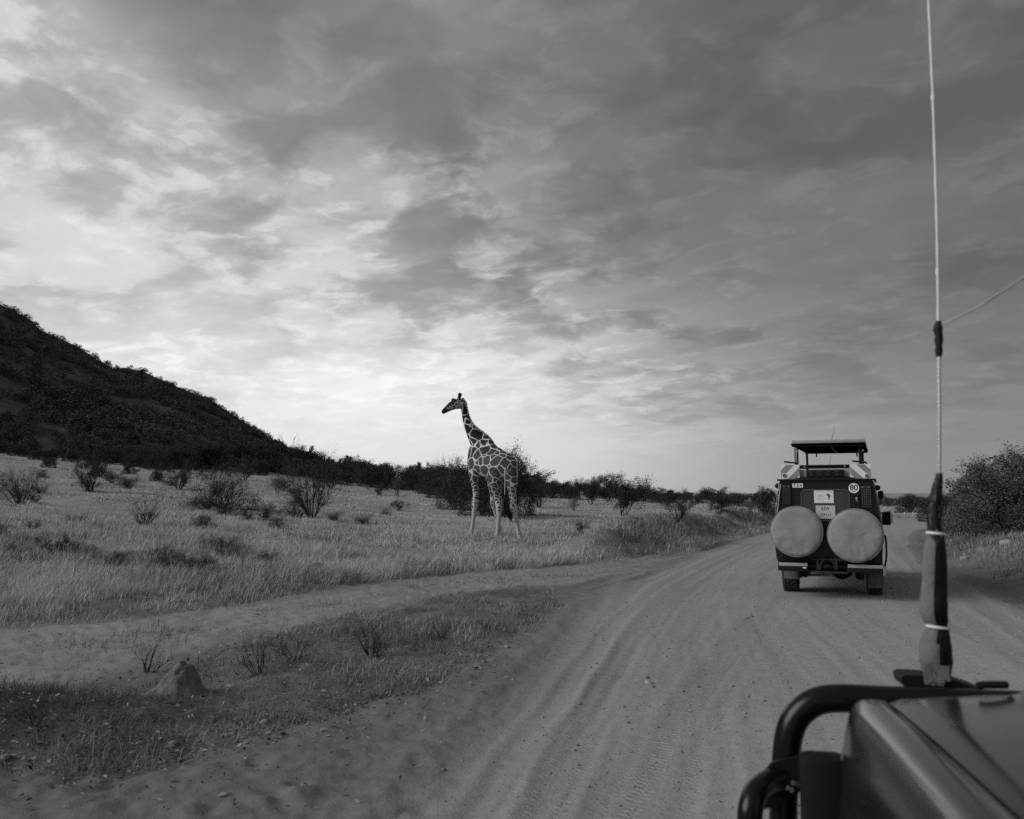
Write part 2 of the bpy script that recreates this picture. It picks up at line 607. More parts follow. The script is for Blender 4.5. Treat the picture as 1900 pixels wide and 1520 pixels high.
RUTS = [
    # line, half width, depth, rim height, tread
    (pl((640, 1640), (760, 1500), (880, 1375), (960, 1285), (1030, 1205), (1090, 1135), (1130, 1085), (1180, 1062)), 0.17, 0.030, 0.018, 0),
    (pl((720, 1640), (820, 1500), (910, 1370), (1000, 1265), (1080, 1175), (1140, 1115), (1200, 1075), (1290, 1035)), 0.26, 0.060, 0.028, 0),
    (pl((800, 1640), (900, 1500), (985, 1370), (1075, 1250), (1150, 1155), (1215, 1095), (1300, 1050), (1400, 1008)), 0.10, 0.030, 0.032, 0),
    (pl((880, 1640), (970, 1500), (1040, 1390), (1115, 1280), (1185, 1180), (1245, 1110), (1320, 1055), (1420, 1006)), 0.11, 0.028, 0.024, 1),
    (pl((960, 1640), (1025, 1500), (1090, 1380), (1150, 1270), (1210, 1180), (1275, 1105), (1350, 1052), (1435, 1005)), 0.09, 0.018, 0.016, 1),
    (pl((1080, 1640), (1150, 1500), (1210, 1400), (1275, 1310), (1330, 1235), (1375, 1175), (1425, 1130), (1478, 1095)), 0.125, 0.022, 0.014, 2),
    (pl((1200, 1640), (1250, 1500), (1300, 1380), (1350, 1270), (1400, 1190), (1440, 1130), (1485, 1085)), 0.10, 0.012, 0.010, 1),
    (pl((1560, 1420), (1500, 1290), (1440, 1210), (1395, 1160), (1380, 1120), (1400, 1080), (1450, 1045)), 0.09, 0.012, 0.012, 1),
    (pl((1700, 1330), (1600, 1240), (1520, 1170), (1450, 1120), (1420, 1080), (1440, 1040)), 0.09, 0.010, 0.010, 1),
    (pl((1050, 1640), (1110, 1500), (1170, 1380), (1225, 1280), (1285, 1190), (1340, 1120), (1400, 1070)), 0.08, 0.010, 0.010, 0),
    (pl((1990, 1230), (1900, 1170), (1800, 1110), (1720, 1065), (1670, 1020), (1655, 990)), 0.14, 0.030, 0.030, 0),
    (pl((1990, 1290), (1880, 1205), (1780, 1135), (1700, 1080), (1660, 1035)), 0.12, 0.018, 0.02, 0),
    (pl((-250, 1262), (0, 1222), (300, 1175), (560, 1128), (800, 1092), (1000, 1070), (1150, 1056), (1280, 1030)), 0.16, 0.035, 0.03, 0),
    (pl((-250, 1310), (0, 1262), (250, 1215), (500, 1160), (760, 1112), (960, 1088), (1110, 1072), (1240, 1048)), 0.15, 0.03, 0.03, 0),
    (pl((960, 1098), (1040, 1088), (1120, 1072), (1190, 1060)), 0.13, 0.035, 0.05, 0),
    (pl((930, 1112), (1060, 1098), (1150, 1075), (1230, 1052)), 0.12, 0.03, 0.05, 0),
    (pl((1060, 1100), (1130, 1082), (1190, 1075), (1260, 1045)), 0.11, 0.04, 0.055, 0),
]
rng0 = np.random.RandomState(3)
PITS = [flat(rng0.uniform(-100, 800), rng0.uniform(1370, 1560)) for _ in range(46)] + [flat(900, 1230), flat(520, 1480), flat(370, 1470)]
VEH = (4.98, 13.75)


def land(x, y, fine=True):
    """height plus the soil zones at every point"""
    x = np.asarray(x, float); y = np.asarray(y, float)
    r = np.hypot(x, y)
    z = H_base(x, y)
    dl, al, sl = seg_dist(x, y, ROAD_L)
    dr, ar, sr = seg_dist(x, y, ROAD_R)
    road_in = in_poly(x, y, ROAD)
    de = np.minimum(dl, dr)
    wr = np.where(road_in, 0.5 + 0.5 * np.clip(de / 0.5, 0, 1), 0.5 - 0.5 * np.clip(de / 0.5, 0, 1))
    tr_in = in_poly(x, y, TRACK)
    dt = np.minimum(seg_dist(x, y, TRK_FAR)[0], seg_dist(x, y, TRK_NEAR)[0])
    jit = (fbm(x * 1.3, y * 1.3, 3, 11) - 0.5) * 0.5
    wt_ = np.clip(np.where(tr_in, 0.5 + dt / 0.6, 0.5 - dt / 0.6) + jit, 0, 1) * (1 - wr)
    sand_in = in_poly(x, y, SAND)
    patch_in = in_poly(x + jit, y + jit, PATCH)
    # the road lies lower than the land around it further on
    flatten = sstep(0, 1, wr)
    z = z * (1 - 0.75 * flatten)
    out_l = (~road_in) & (dl <= dr)
    out_r = (~road_in) & (dr < dl)
    # graded earth bank on the left of the road beyond the side track
    ydist = y
    gate = sstep(19.0, 23.5, ydist) * (1 - sstep(46, 60, ydist))
    nb = 0.6 + 0.8 * fbm(x * 0.55, y * 0.55, 3, 21)
    z = z + np.where(out_l, gate * 0.66 * nb * np.exp(-((dl - 1.9) / 0.85) ** 2), 0)
    # bank on the right: climbs from the road edge to a bush covered shelf
    gr = sstep(6, 13, y)
    z = z + np.where(out_r, gr * (0.80 * sstep(0.3, 4.2, dr) + 0.16 * (fbm(x * 0.8, y * 0.8, 3, 31) - 0.5) * sstep(0.3, 2, dr)
                                  + 0.30 * np.exp(-((dr - 2.2) / 1.0) ** 2) * sstep(24, 32, y)), 0)
    # small step up into the grass beyond the track
    fld = (~road_in) & (~tr_in) & (~sand_in) & out_l
    z = z + np.where(fld, 0.07 * sstep(0.0, 0.5, dt), 0)
    z = z + np.where(fld | out_r, (fbm(x * 0.45, y * 0.45, 3, 5) - 0.5) * 0.32 * sstep(9, 18, r) * (1 - wr), 0)
    # dark heap of spoil at the left of the fork, hummocky sand
    z = z + lump(x, y, -3.75, 6.0, 0.75, 0.26) + lump(x, y, -2.9, 6.25, 0.6, 0.12)
    z = z + np.where(sand_in & ~road_in, (fbm(x * 1.1, y * 1.1, 3, 8) - 0.5) * 0.10 * sstep(0.1, 1.0, dl) * sstep(0.0, 0.8, dt), 0)
    ej = dl + (fbm(x * 4.0, y * 4.0, 3, 73) - 0.5) * 0.22 + 0.04
    z = z + np.where(out_l, 0.020 * sstep(0.0, 0.20, ej) * np.exp(-np.maximum(ej, 0) / 0.9) * (1 - sstep(7.5, 11.5, y)), 0)
    tread = np.zeros(x.shape); ta = np.zeros(x.shape); tl = np.zeros(x.shape)
    rutd = np.zeros(x.shape)
    if fine:
        near = r < 60
        xn, yn = x[near], y[near]
        dz_ = np.zeros(xn.shape); tw = np.zeros(xn.shape); tan_ = np.zeros(xn.shape); tln = np.zeros(xn.shape); rd = np.zeros(xn.shape)
        wob = (fbm(xn * 0.9, yn * 0.9, 2, 41) - 0.5) * 0.10
        for i, (line, hw, dep, rim, trd) in enumerate(RUTS):
            dd, aa, ss = seg_dist(xn, yn, line)
            lat = dd * ss + wob
            edge = np.clip(aa / 0.8, 0, 1)
            var = 0.55 + 0.9 * fbm(aa * 0.8, lat * 0 + i * 3.1, 2, 50 + i)
            prof = -dep * np.exp(-(lat / hw) ** 4) + rim * (np.exp(-((lat - hw * 1.55) / (hw * 0.45)) ** 2) + 0.7 * np.exp(-((lat + hw * 1.55) / (hw * 0.45)) ** 2))
            prof = prof * var * 0.23
            far_end = (dd < hw * 3)
            dz_ += np.where(far_end, prof * edge, 0)
            if trd:
                w = np.exp(-(lat / (hw * 1.05)) ** 6) * (0.5 if trd == 1 else 1.0) * edge
                k = w > tw
                tw = np.where(k, w, tw); tan_ = np.where(k, aa, tan_); tln = np.where(k, lat / hw, tln)
            rd = np.maximum(rd, np.exp(-(lat / (hw * 1.2)) ** 2) * min(dep / 0.05, 1.0) * edge)
        # long fine grooves following the road
        lane = np.where(road_in[near], dl[near], 0)
        dz_ += wr[near] * 0.012 * (fbm(lane * 9.0, al[near] * 0.35, 3, 61) - 0.5)
        dz_ += wr[near] * 0.010 * (fbm(lane * 2.2, al[near] * 0.15, 2, 62) - 0.5)
        for (cx, cy) in PITS:
            q = ((xn - cx) ** 2 + ((yn - cy) * 0.8) ** 2)
            dz_ += -0.028 * np.exp(-q / 0.0045) + 0.014 * np.exp(-q / 0.016)
        # crumbly small relief
        dz_ += (1 - wr[near]) * (fbm(xn * 7, yn * 7, 3, 71) - 0.5) * 0.045
        dz_ += (gate * np.exp(-((dl - 1.7) / 1.3) ** 4) * out_l)[near] * (fbm(xn * 2.6, yn * 2.6, 4, 72) - 0.5) * 0.35
        z[near] = z[near] + dz_
        tread[near] = tw; ta[near] = tan_; tl[near] = tln; rutd[near] = rd
    # keep the ground level under the vehicle ahead
    wv = np.exp(-(((x - 5.3) / 1.6) ** 2 + ((y - 14.8) / 1.8) ** 2) ** 2)
    z = z * (1 - 0.9 * wv)
    berm = np.where(out_l, gate * np.exp(-((dl - 1.4) / 1.5) ** 4), 0)
    return dict(z=z, road=wr, track=wt_, sand=sand_in & ~road_in, patch=patch_in, berm=berm, out_r=out_r, dr=dr, dl=dl, field=fld,
                tread=tread, ta=ta, tl=tl, rut=rutd, r=r, road_in=road_in, track_in=tr_in & ~road_in, al=al)


def hz(x, y):
    return float(land(np.array([x]), np.array([y]), fine=True)['z'][0])


def hit(u, v, rmax=400):
    """where the sight line through a photograph pixel meets the land"""
    q = pix_dir(u, v)
    q = q / math.hypot(q[0], q[1])
    rs = np.concatenate([np.linspace(2, 60, 600), np.linspace(60, rmax, 700)])
    zz = land(q[0] * rs, q[1] * rs, fine=False)['z']
    ray = CAM_H + q[2] * rs
    k = np.nonzero(ray <= zz)[0]
    i = k[0] if len(k) else len(rs) - 1
    return q[0] * rs[i], q[1] * rs[i], float(zz[i])


# terrain sheet: rings round the camera stand, fine in front
th = np.concatenate([np.linspace(-180, -60, 40, endpoint=False), np.linspace(-60, -38, 50, endpoint=False), np.linspace(-38, 38, 620, endpoint=False),
                     np.linspace(38, 60, 50, endpoint=False), np.linspace(60, 180, 40, endpoint=False)])
rad = np.concatenate([[0.3, 1.0, 2.0, 2.6, 3.2, 3.7], np.geomspace(4.0, 60, 360), np.geomspace(61.5, 420, 110), np.geomspace(450, 9000, 18)])
TH, RR = np.meshgrid(np.radians(th), rad)
X = RR * np.sin(TH); Y = RR * np.cos(TH)
LD = land(X, Y)
nr, nt = X.shape
verts = np.stack([X, Y, LD['z']], -1).reshape(-1, 3)
b = LD
mott = fbm(X * 0.7, Y * 0.7, 4, 81)
mott2 = fbm(X * 4, Y * 4, 3, 82)
soil = 0.20 + 0.10 * (mott - 0.5) + 0.06 * (mott2 - 0.5)
soil = np.where(b['field'] & (b['r'] > 14), 0.33 + 0.16 * (fbm(X * 0.22, Y * 0.22, 4, 83) - 0.5) + 0.10 * (mott - 0.5), soil)
soil = np.where(b['sand'], 0.185 + 0.05 * (mott - 0.5) + 0.03 * (mott2 - 0.5), soil)
soil = np.where(b['sand'] & b['patch'], 0.165 + 0.16 * (mott2 - 0.5), soil)
heap = np.exp(-((X + 3.7) ** 2 + (Y - 6.0) ** 2) / 1.2)
soil = soil * (1 - 0.5 * heap)
soil = np.where(b['out_r'], 0.16 + 0.12 * (mott - 0.5) + 0.06 * (mott2 - 0.5), soil)
soil = soil * (1 - 0.45 * np.clip(b['berm'], 0, 1) * (0.6 + 0.8 * mott2))
hillw = sstep(R_FOOT - 12, R_FOOT + 14, b['r']) * (np.degrees(TH) < -6)
soil = soil * (1 - hillw) + hillw * (0.056 + 0.10 * np.clip(fbm(X * 0.09, Y * 0.16, 4, 84) - 0.54, 0, 0.4)) * (0.45 + 1.1 * fbm(X * 0.5, Y * 0.5, 3, 85))
rd_t = 0.335 + 0.06 * (mott - 0.5) + 0.05 * (fbm(b['dl'] * 2.4, b['al'] * 0.12, 3, 86) - 0.5)
rd_t = rd_t * (1 - 0.13 * b['rut'])
w = sstep(0, 1, b['road'])
tn = soil * (1 - w) + rd_t * w
w2 = sstep(0, 1, b['track'])
tn = tn * (1 - w2) + (0.285 + 0.10 * (mott - 0.5) + 0.06 * (mott2 - 0.5)) * w2
tn = np.clip(tn, 0.02, 0.6)
rut_uv = np.stack([b['ta'], b['tl'], b['tread']], -1).reshape(-1, 3)
grassy = np.clip((b['field'] | b['out_r'] | b['patch']).astype(float) * (1 - w) * (1 - w2), 0, 1)

mg = bpy.data.materials.new('sandy soil')
mg.use_nodes = True
t = NT(mg.node_tree)
t.n.clear()
o_ = t.node('ShaderNodeOutputMaterial')
pb = t.node('ShaderNodeBsdfPrincipled')
t.l.new(pb.outputs[0], o_.inputs[0])
pb.inputs['Roughness'].default_value = 1.0
pb.inputs['Specular IOR Level'].default_value = 0.05
at = t.node('ShaderNodeAttribute', attribute_name='tone')
au = t.node('ShaderNodeAttribute', attribute_name='rut')
ag = t.node('ShaderNodeAttribute', attribute_name='grassy')
geo = t.node('ShaderNodeNewGeometry')
pos = geo.outputs['Position']
n1 = t.noise(pos, 9.0, 6, 0.65)
n2 = t.noise(pos, 45.0, 5, 0.65)
n3 = t.noise(pos, 160.0, 3, 0.6)
su = t.node('ShaderNodeSeparateXYZ')
t.l.new(au.outputs['Vector'], su.inputs[0])
chev = t.math('ADD', t.math('MULTIPLY', su.outputs[0], 105.0), t.math('MULTIPLY', t.math('ABSOLUTE', su.outputs[1]), 5.0))
lug = t.math('MULTIPLY', t.math('SINE', chev), t.ramp(t.math('ABSOLUTE', t.math('SINE', t.math('MULTIPLY', su.outputs[1], 5.2))), 0.15, 0.6))
lug = t.math('MULTIPLY', lug, t.math('MULTIPLY', su.outputs[2], t.ramp(n1, 0.35, 0.6)))
mul = t.ramp(n1, 0.25, 0.75, 0.86, 1.14, smooth=False)
mul = t.math('MULTIPLY', mul, t.ramp(n2, 0.25, 0.75, 0.90, 1.10, smooth=False))
speck = t.ramp(n3, 0.66, 0.78, 1.0, 1.35)
mul = t.math('MULTIPLY', mul, speck)
t.l.new(t.grey(t.math('MULTIPLY', at.outputs['Fac'], mul)), pb.inputs['Base Color'])
hgt = t.math('ADD', t.math('MULTIPLY', n1, 0.02), t.math('MULTIPLY', n2, 0.009))
hgt = t.math('ADD', hgt, t.math('MULTIPLY', n3, 0.002))
hgt = t.math('ADD', t.math('MULTIPLY', hgt, t.ramp(ag.outputs['Fac'], 0, 1, 0.8, 2.2)), t.math('MULTIPLY', lug, 0.0055))
bmp = t.node('ShaderNodeBump')
bmp.inputs['Strength'].default_value = 0.8
bmp.inputs['Distance'].default_value = 1.0
t.l.new(hgt, bmp.inputs['Height'])
t.l.new(bmp.outputs[0], pb.inputs['Normal'])

I, J = np.meshgrid(np.arange(nr - 1), np.arange(nt), indexing='ij')
J2 = (J + 1) % nt
quads = np.stack([I * nt + J, I * nt + J2, (I + 1) * nt + J2, (I + 1) * nt + J], -1)[..., ::-1]
cr = b['road_in']; ct = b['track_in']
zone = np.zeros((nr - 1, nt), int)
zone[cr[:-1, :]] = 1
zone[(ct[:-1, :]) & (zone == 0)] = 2
zone[(hillw[:-1, :] > 0.5)] = 3
tone_f = tn.reshape(-1); gr_f = grassy.reshape(-1)
for zi, nm in enumerate(['ground', 'dirt_road', 'side_track', 'hill']):
    q = quads[zone == zi].reshape(-1, 4)
    used, inv = np.unique(q.ravel(), return_inverse=True)
    me = fast_mesh(nm, verts[used], inv, np.full(len(q), 4), attrs={'tone': tone_f[used], 'rut': rut_uv[used], 'grassy': gr_f[used]}, smooth=True)
    tag(link_mesh(nm, me, mg), kind='structure')
# small plug under the camera stand
pg = Geo()
ring0 = verts[:nt]
pg.add(np.vstack([ring0, [[0, 0, ring0[:, 2].mean()]]]), [(j, (j + 1) % nt, nt) for j in range(nt)])
og = pg.build('soil_patch', mg, None)
og.data.attributes.new('tone', 'FLOAT', 'POINT').data.foreach_set('value', np.full(nt + 1, 0.28, dtype=np.float32))
tag(og, kind='structure')

# ------------------------------------------------------------------ plants


def segs_mesh(name, P0, P1, R0, R1, n=3):
    P0 = np.asarray(P0); P1 = np.asarray(P1); R0 = np.asarray(R0); R1 = np.asarray(R1)
    k = len(P0)
    ax = P1 - P0
    ax /= np.linalg.norm(ax, axis=1)[:, None] + 1e-9
    ref = np.where(np.abs(ax[:, 2:3]) < 0.9, np.array([[0, 0, 1.0]]), np.array([[1.0, 0, 0]]))
    u = np.cross(ax, ref); u /= np.linalg.norm(u, axis=1)[:, None] + 1e-9
    v = np.cross(ax, u)
    vs = np.zeros((k, 2, n, 3))
    for j in range(n):
        a = 2 * math.pi * j / n
        dirv = math.cos(a) * u + math.sin(a) * v
        vs[:, 0, j] = P0 + dirv * R0[:, None]
        vs[:, 1, j] = P1 + dirv * R1[:, None]
    base = np.arange(k)[:, None] * (2 * n)
    fl = []
    for j in range(n):
        j2 = (j + 1) % n
        fl.append(np.concatenate([base + j, base + j2, base + n + j2, base + n + j], 1))
    fl = np.stack(fl, 1).reshape(-1)
    return fast_mesh(name, vs.reshape(-1, 3), fl, np.full(k * n, 4), smooth=True)


def leaves_mesh(name, pos, size, rng, aspect=2.0, droop=0.0):
    k = len(pos)
    dv = rng.normal(size=(k, 3)); dv[:, 2] -= droop
    dv /= np.linalg.norm(dv, axis=1)[:, None]
    o = rng.normal(size=(k, 3))
    sd_ = np.cross(dv, o); sd_ /= np.linalg.norm(sd_, axis=1)[:, None] + 1e-9
    L = size * rng.uniform(0.6, 1.4, k)
    W = L / aspect
    bend = np.cross(dv, sd_) * (L * 0.12)[:, None]
    v = np.stack([pos, pos + dv * (L * 0.5)[:, None] + sd_ * (W * 0.5)[:, None] + bend, pos + dv * L[:, None], pos + dv * (L * 0.5)[:, None] - sd_ * (W * 0.5)[:, None] + bend], 1)
    return fast_mesh(name, v.reshape(-1, 3), np.arange(k * 4), np.full(k, 4))


def grow(rng, stems, length, radius, levels, kids, spread, up, gnarl, flat_top=None, trunk=0.0, shrink=0.62):
    """returns segment arrays and twig points for the leaves"""
    P0, P1, R0, R1, tips = [], [], [], [], []

    def limb(p, dv, ln, rd, lev):
        ns = 5 if lev < 2 else 4
        pts = [p]
        for i in range(ns):
            dv = dv + rng.normal(size=3) * gnarl
            dv[2] += up * (0.6 if lev else 0.2)
            if flat_top is not None and p[2] > flat_top * 0.75:
                dv[2] -= 0.25
            dv = dv / np.linalg.norm(dv)
            q = p + dv * ln / ns
            r0 = rd * (1 - 0.75 * i / ns); r1 = rd * (1 - 0.75 * (i + 1) / ns)
            P0.append(p); P1.append(q); R0.append(r0); R1.append(r1)
            p = q; pts.append(p)
            if lev >= levels - 1:
                tips.append((p, lev))
            if lev < levels and i >= (1 if lev else int(trunk * ns)):
                for _ in range(rng.poisson(kids / ns * 1.25) if i < ns - 1 else 2):
                    a = rng.uniform(0, 2 * math.pi)
                    s = np.cross(dv, [math.cos(a), math.sin(a), 0.3]); s /= np.linalg.norm(s) + 1e-9
                    ang = rng.uniform(0.35, 0.95) * spread
                    limb(p, dv * math.cos(ang) + s * math.sin(ang), ln * shrink * rng.uniform(0.6, 1.15), r1 * 0.7 + 0.0012, lev + 1)

    for s in range(stems):
        a = 2 * math.pi * (s + rng.uniform(0, 0.8)) / stems
        tilt = rng.uniform(0.15, 0.95) * spread if stems > 1 else rng.uniform(0, 0.2)
        p = np.array([math.cos(a), math.sin(a), 0]) * (0.06 * length if stems > 1 else 0)
        p[2] = -0.03
        limb(p, np.array([math.cos(a) * math.sin(tilt), math.sin(a) * math.sin(tilt), math.cos(tilt)]), length * rng.uniform(0.7, 1.1), radius * rng.uniform(0.7, 1.1), 0)
    return np.array(P0), np.array(P1), np.array(R0), np.array(R1), np.array([q[0] for q in tips])


class Plant:
    """wood and leaf meshes scaled to unit size: 1 high, 1 wide"""
    def __init__(self, seed, kind, leaves=0, leaf=0.06, leaf_mat=None, wood_mat=None, aspect=2.0, fluff=0.1, droop=0.0, dome=0, **kw):
        rng = np.random.RandomState(seed)
        P0, P1, R0, R1, tips = grow(rng, **kw)
        top = np.percentile(P1[:, 2], 99.5); wide = 2 * np.percentile(np.abs(P1[:, :2]), 98)
        sc = np.array([1 / wide, 1 / wide, 1 / top])
        rs_ = 1 / (0.5 * (wide + top))
        self.wood = segs_mesh(kind + '_wood', P0 * sc, P1 * sc, R0 * rs_, R1 * rs_)
        self.wood.materials.append(wood_mat or M_WOOD)
        self.leaf = None
        if leaves:
            tp = tips * sc
            k = rng.randint(0, len(tp), leaves)
            cl = tp[k] + np.clip(rng.normal(size=(leaves, 3)), -1.4, 1.4) * fluff * rng.uniform(0.2, 0.8, (leaves, 1))
            if dome:
                # skirt of foliage reaching the ground
                a = rng.uniform(0, 2 * math.pi, dome); h = rng.uniform(0, 1, dome) ** 1.3
                rr_ = 0.5 * np.sqrt(np.clip(1 - h ** 2.2, 0, 1)) * rng.uniform(0.72, 1.03, dome)
                lump_ = 0.82 + 0.3 * vnoise(a * 1.6 + 20, h * 4, seed)
                ex = np.stack([rr_ * lump_ * np.cos(a), rr_ * lump_ * np.sin(a), h * (0.75 + 0.3 * vnoise(a * 2.2 + 5, h * 0, seed + 3))], 1)
                cl = np.vstack([cl, ex])
            cl[:, 2] = np.maximum(cl[:, 2], 0.01)
            self.leaf = leaves_mesh(kind + '_leaves', cl, leaf, rng, aspect, droop)
            self.leaf.materials.append(leaf_mat or M_LEAF)

    def place(self, name, x, y, w, h, rz, label, cat, group=None, z=None, wood_name='branches', leaf_name='foliage'):
        z = hz(x, y) if z is None else z
        e = empty(name, (x, y, z - 0.02), rz, label, cat, group)
        e.scale = (w, w, h)
        wo_ = bpy.data.objects.new(wood_name, self.wood); C.objects.link(wo_); wo_.parent = e
        if self.leaf is not None:
            lo = bpy.data.objects.new(leaf_name, self.leaf); C.objects.link(lo); lo.parent = e
        return e


SH = dict(stems=7, length=1.0, radius=0.020, levels=3, kids=3, spread=0.8, up=0.10, gnarl=0.16)
P_BARE = Plant(1, 'bare', wood_mat=M_DWOOD, stems=8, length=1.0, radius=0.030, levels=3, kids=3, spread=0.75, up=0.10, gnarl=0.22)
P_BARE2 = Plant(2, 'bare', leaves=3000, leaf=0.018, leaf_mat=M_LEAF, wood_mat=M_DWOOD, stems=12, length=1.0, radius=0.026, levels=3, kids=4, spread=0.8, up=0.16, gnarl=0.16)
P_VASE = Plant(3, 'vase', leaves=8000, leaf=0.019, leaf_mat=M_LEAF, wood_mat=M_DWOOD, stems=9, length=1.0, radius=0.024, levels=3, kids=4, spread=0.75, up=0.2, gnarl=0.14, fluff=0.06)
P_VASEP = Plant(4, 'vase', leaves=6000, leaf=0.019, leaf_mat=M_LEAFP, wood_mat=M_WOOD, stems=10, length=1.0, radius=0.014, levels=3, kids=4, spread=0.7, up=0.2, gnarl=0.14, fluff=0.06)
P_WIDE = Plant(5, 'wide', leaves=9000, leaf=0.017, leaf_mat=M_LEAF, wood_mat=M_DWOOD, stems=13, length=1.0, radius=0.024, levels=3, kids=4, spread=1.35, up=0.12, gnarl=0.16, fluff=0.05)
P_DENSE = [Plant(10 + i, 'dense', leaves=12000, dome=9000, leaf=0.024, leaf_mat=M_LEAFD, wood_mat=M_DWOOD, stems=6, length=1.0, radius=0.024, levels=3, kids=4, spread=0.85, up=0.08, gnarl=0.2, fluff=0.09) for i in range(3)]
P_MULTI = Plant(20, 'multi', leaves=9000, leaf=0.028, leaf_mat=M_LEAFD, wood_mat=M_DWOOD, stems=8, length=1.0, radius=0.022, levels=3, kids=4, spread=0.6, up=0.12, gnarl=0.2, fluff=0.07)
P_ROUND = [Plant(30 + i, 'round', leaves=5000, dome=3600, leaf=0.04, leaf_mat=[M_LEAFD, M_LEAF, M_LEAFD][i], wood_mat=M_DWOOD, stems=5, length=1.0, radius=0.026, levels=2, kids=4, spread=0.9, up=0.06, gnarl=0.2, fluff=0.12) for i in range(3)]
P_ACACIA = [Plant(40 + i, 'acacia', leaves=6000, leaf=0.03, leaf_mat=M_LEAFD, wood_mat=M_DWOOD, stems=2 + i, length=1.0, radius=0.04, levels=3, kids=4, spread=1.15, up=0.03, gnarl=0.22, flat_top=0.95, trunk=0.5, fluff=0.045) for i in range(3)]
P_DEAD = Plant(50, 'dead', wood_mat=M_DWOOD, stems=2, length=1.0, radius=0.035, levels=3, kids=3, spread=1.2, up=-0.02, gnarl=0.25, flat_top=0.8, trunk=0.4)
P_TWIG = [Plant(60 + i, 'twig', wood_mat=M_DWOOD, stems=5 + i, length=1.0, radius=0.026, levels=2, kids=4, spread=1.05, up=0.07, gnarl=0.12, shrink=0.72) for i in range(3)]
P_BIG = Plant(70, 'big', leaves=30000, dome=18000, leaf=0.022, leaf_mat=mat('soft grey leaf', 0.12, 0.85, island=0.6), wood_mat=M_DWOOD, stems=7, length=1.0, radius=0.026, levels=4, kids=4, spread=0.95, up=0.03, gnarl=0.2, fluff=0.05, droop=0.7, aspect=2.6)
P_STICK = Plant(80, 'stick', wood_mat=M_WOOD, stems=3, length=1.0, radius=0.018, levels=1, kids=2, spread=0.4, up=0.05, gnarl=0.07)


def by_pixel(plant, name, u, v, wpx, hpx, label, cat='shrub', group=None, rz=0.0, **kw):
    x, y, z = hit(u, v)
    dep = y * math.cos(PITCH) + (z - CAM_H) * math.sin(PITCH)
    m = dep / FPX
    return plant.place(name, x, y, wpx * m, hpx * m, rz, label, cat, group, z=hz(x, y), **kw)


by_pixel(P_BARE2, 'twiggy_shrub', 35, 938, 96, 76, 'dark twiggy upright shrub at the far left edge of the grass field', rz=0.3)
by_pixel(P_VASE, 'vase_shaped_shrub', 168, 911, 90, 72, 'vase shaped leafy shrub standing below a pale tree at the foot of the hill', rz=1.0)
by_pixel(P_BARE, 'bare_shrub', 270, 980, 96, 78, 'leafless shrub with a few thick curling stems in the left grass field', rz=2.0)
by_pixel(P_VASE, 'leafy_shrub', 332, 908, 84, 60, 'small leafy shrub between the vase shaped shrub and the wide sprawling one', rz=2.6)
by_pixel(P_WIDE, 'sprawling_shrub', 412, 946, 160, 104, 'wide sprawling shrub with low spreading twigs on both sides in left field', rz=0.5)
by_pixel(P_VASEP, 'pale_twiggy_shrub', 515, 917, 36, 38, 'thin pale shrub between the sprawling shrub and the tall twiggy one', rz=0.2)
by_pixel(P_BARE2, 'tall_twiggy_shrub', 580, 962, 112, 126, 'tallest twiggy upright shrub in the field left of the giraffe', rz=1.7)
by_pixel(P_WIDE, 'low_twiggy_shrub', 545, 962, 70, 40, 'low twiggy scrub spreading at the foot of the tallest shrub', rz=2.1)
by_pixel(P_VASEP, 'small_grey_shrub', 737, 921, 40, 38, 'small grey rounded shrub alone in the grass left of the giraffe', rz=0.9)
by_pixel(P_ROUND[0], 'dark_round_shrub', 711, 902, 52, 36, 'dark round bush just behind the small grey shrub left of the giraffe', 'bush')
by_pixel(P_STICK, 'leaning_dry_stem', 678, 976, 22, 48, 'thin leaning dry stems sticking out of the grass left of the giraffe', rz=0.4)
by_pixel(P_DENSE[0], 'thicket_bush', 898, 962, 104, 112, 'big dark thorny thicket directly behind the giraffe', 'bush', rz=0.2)
by_pixel(P_DENSE[1], 'thicket_bush', 952, 956, 88, 124, 'dark bush rising above the rump of the giraffe with bare twigs on top', 'bush', rz=1.2)
by_pixel(P_DENSE[2], 'dark_leafy_bush', 842, 946, 70, 72, 'dark bush at the left flank of the thicket behind the giraffe', 'bush', rz=2.2)
by_pixel(P_VASE, 'leafy_shrub', 1000, 942, 76, 54, 'leafy grey shrub at the right foot of the thicket behind the giraffe', rz=0.7)
by_pixel(P_DEAD, 'dead_branch_tree', 950, 940, 60, 112, 'bare dead tree whose twigs poke out above the thicket behind the giraffe', 'tree')
by_pixel(P_VASEP, 'small_grey_shrub', 1064, 948, 30, 28, 'smallest grey shrub in the grass between the giraffe and the dense dark bush')
by_pixel(P_VASE, 'small_grey_shrub', 1080, 990, 36, 26, 'low grey shrub on the grass edge at the near end of the earth bank')
by_pixel(P_MULTI, 'dark_bush', 1098, 936, 56, 52, 'dark open bush with bare lower stems left of the dense many stemmed bush', 'bush', rz=3.0)
by_pixel(P_MULTI, 'dense_dark_bush', 1156, 957, 86, 76, 'dense dark many stemmed bush in the middle of the field right of the giraffe', 'bush')
by_pixel(P_MULTI, 'dark_bush', 1128, 930, 62, 50, 'taller loose bush rising behind the dense many stemmed bush', 'bush', rz=2.0)
by_pixel(P_VASE, 'vase_shaped_shrub', 1258, 971, 74, 62, 'vase shaped grey shrub standing on the earth bank beside the road', rz=2.4)
by_pixel(P_MULTI, 'dark_bush', 1337, 953, 46, 44, 'dark bush on the grass between the vase shaped shrub and the safari vehicle', 'bush', rz=1.0)
by_pixel(P_VASEP, 'small_grey_shrub', 1393, 954, 24, 22, 'tiny grey shrub on the grass nearest the left side of the safari vehicle')
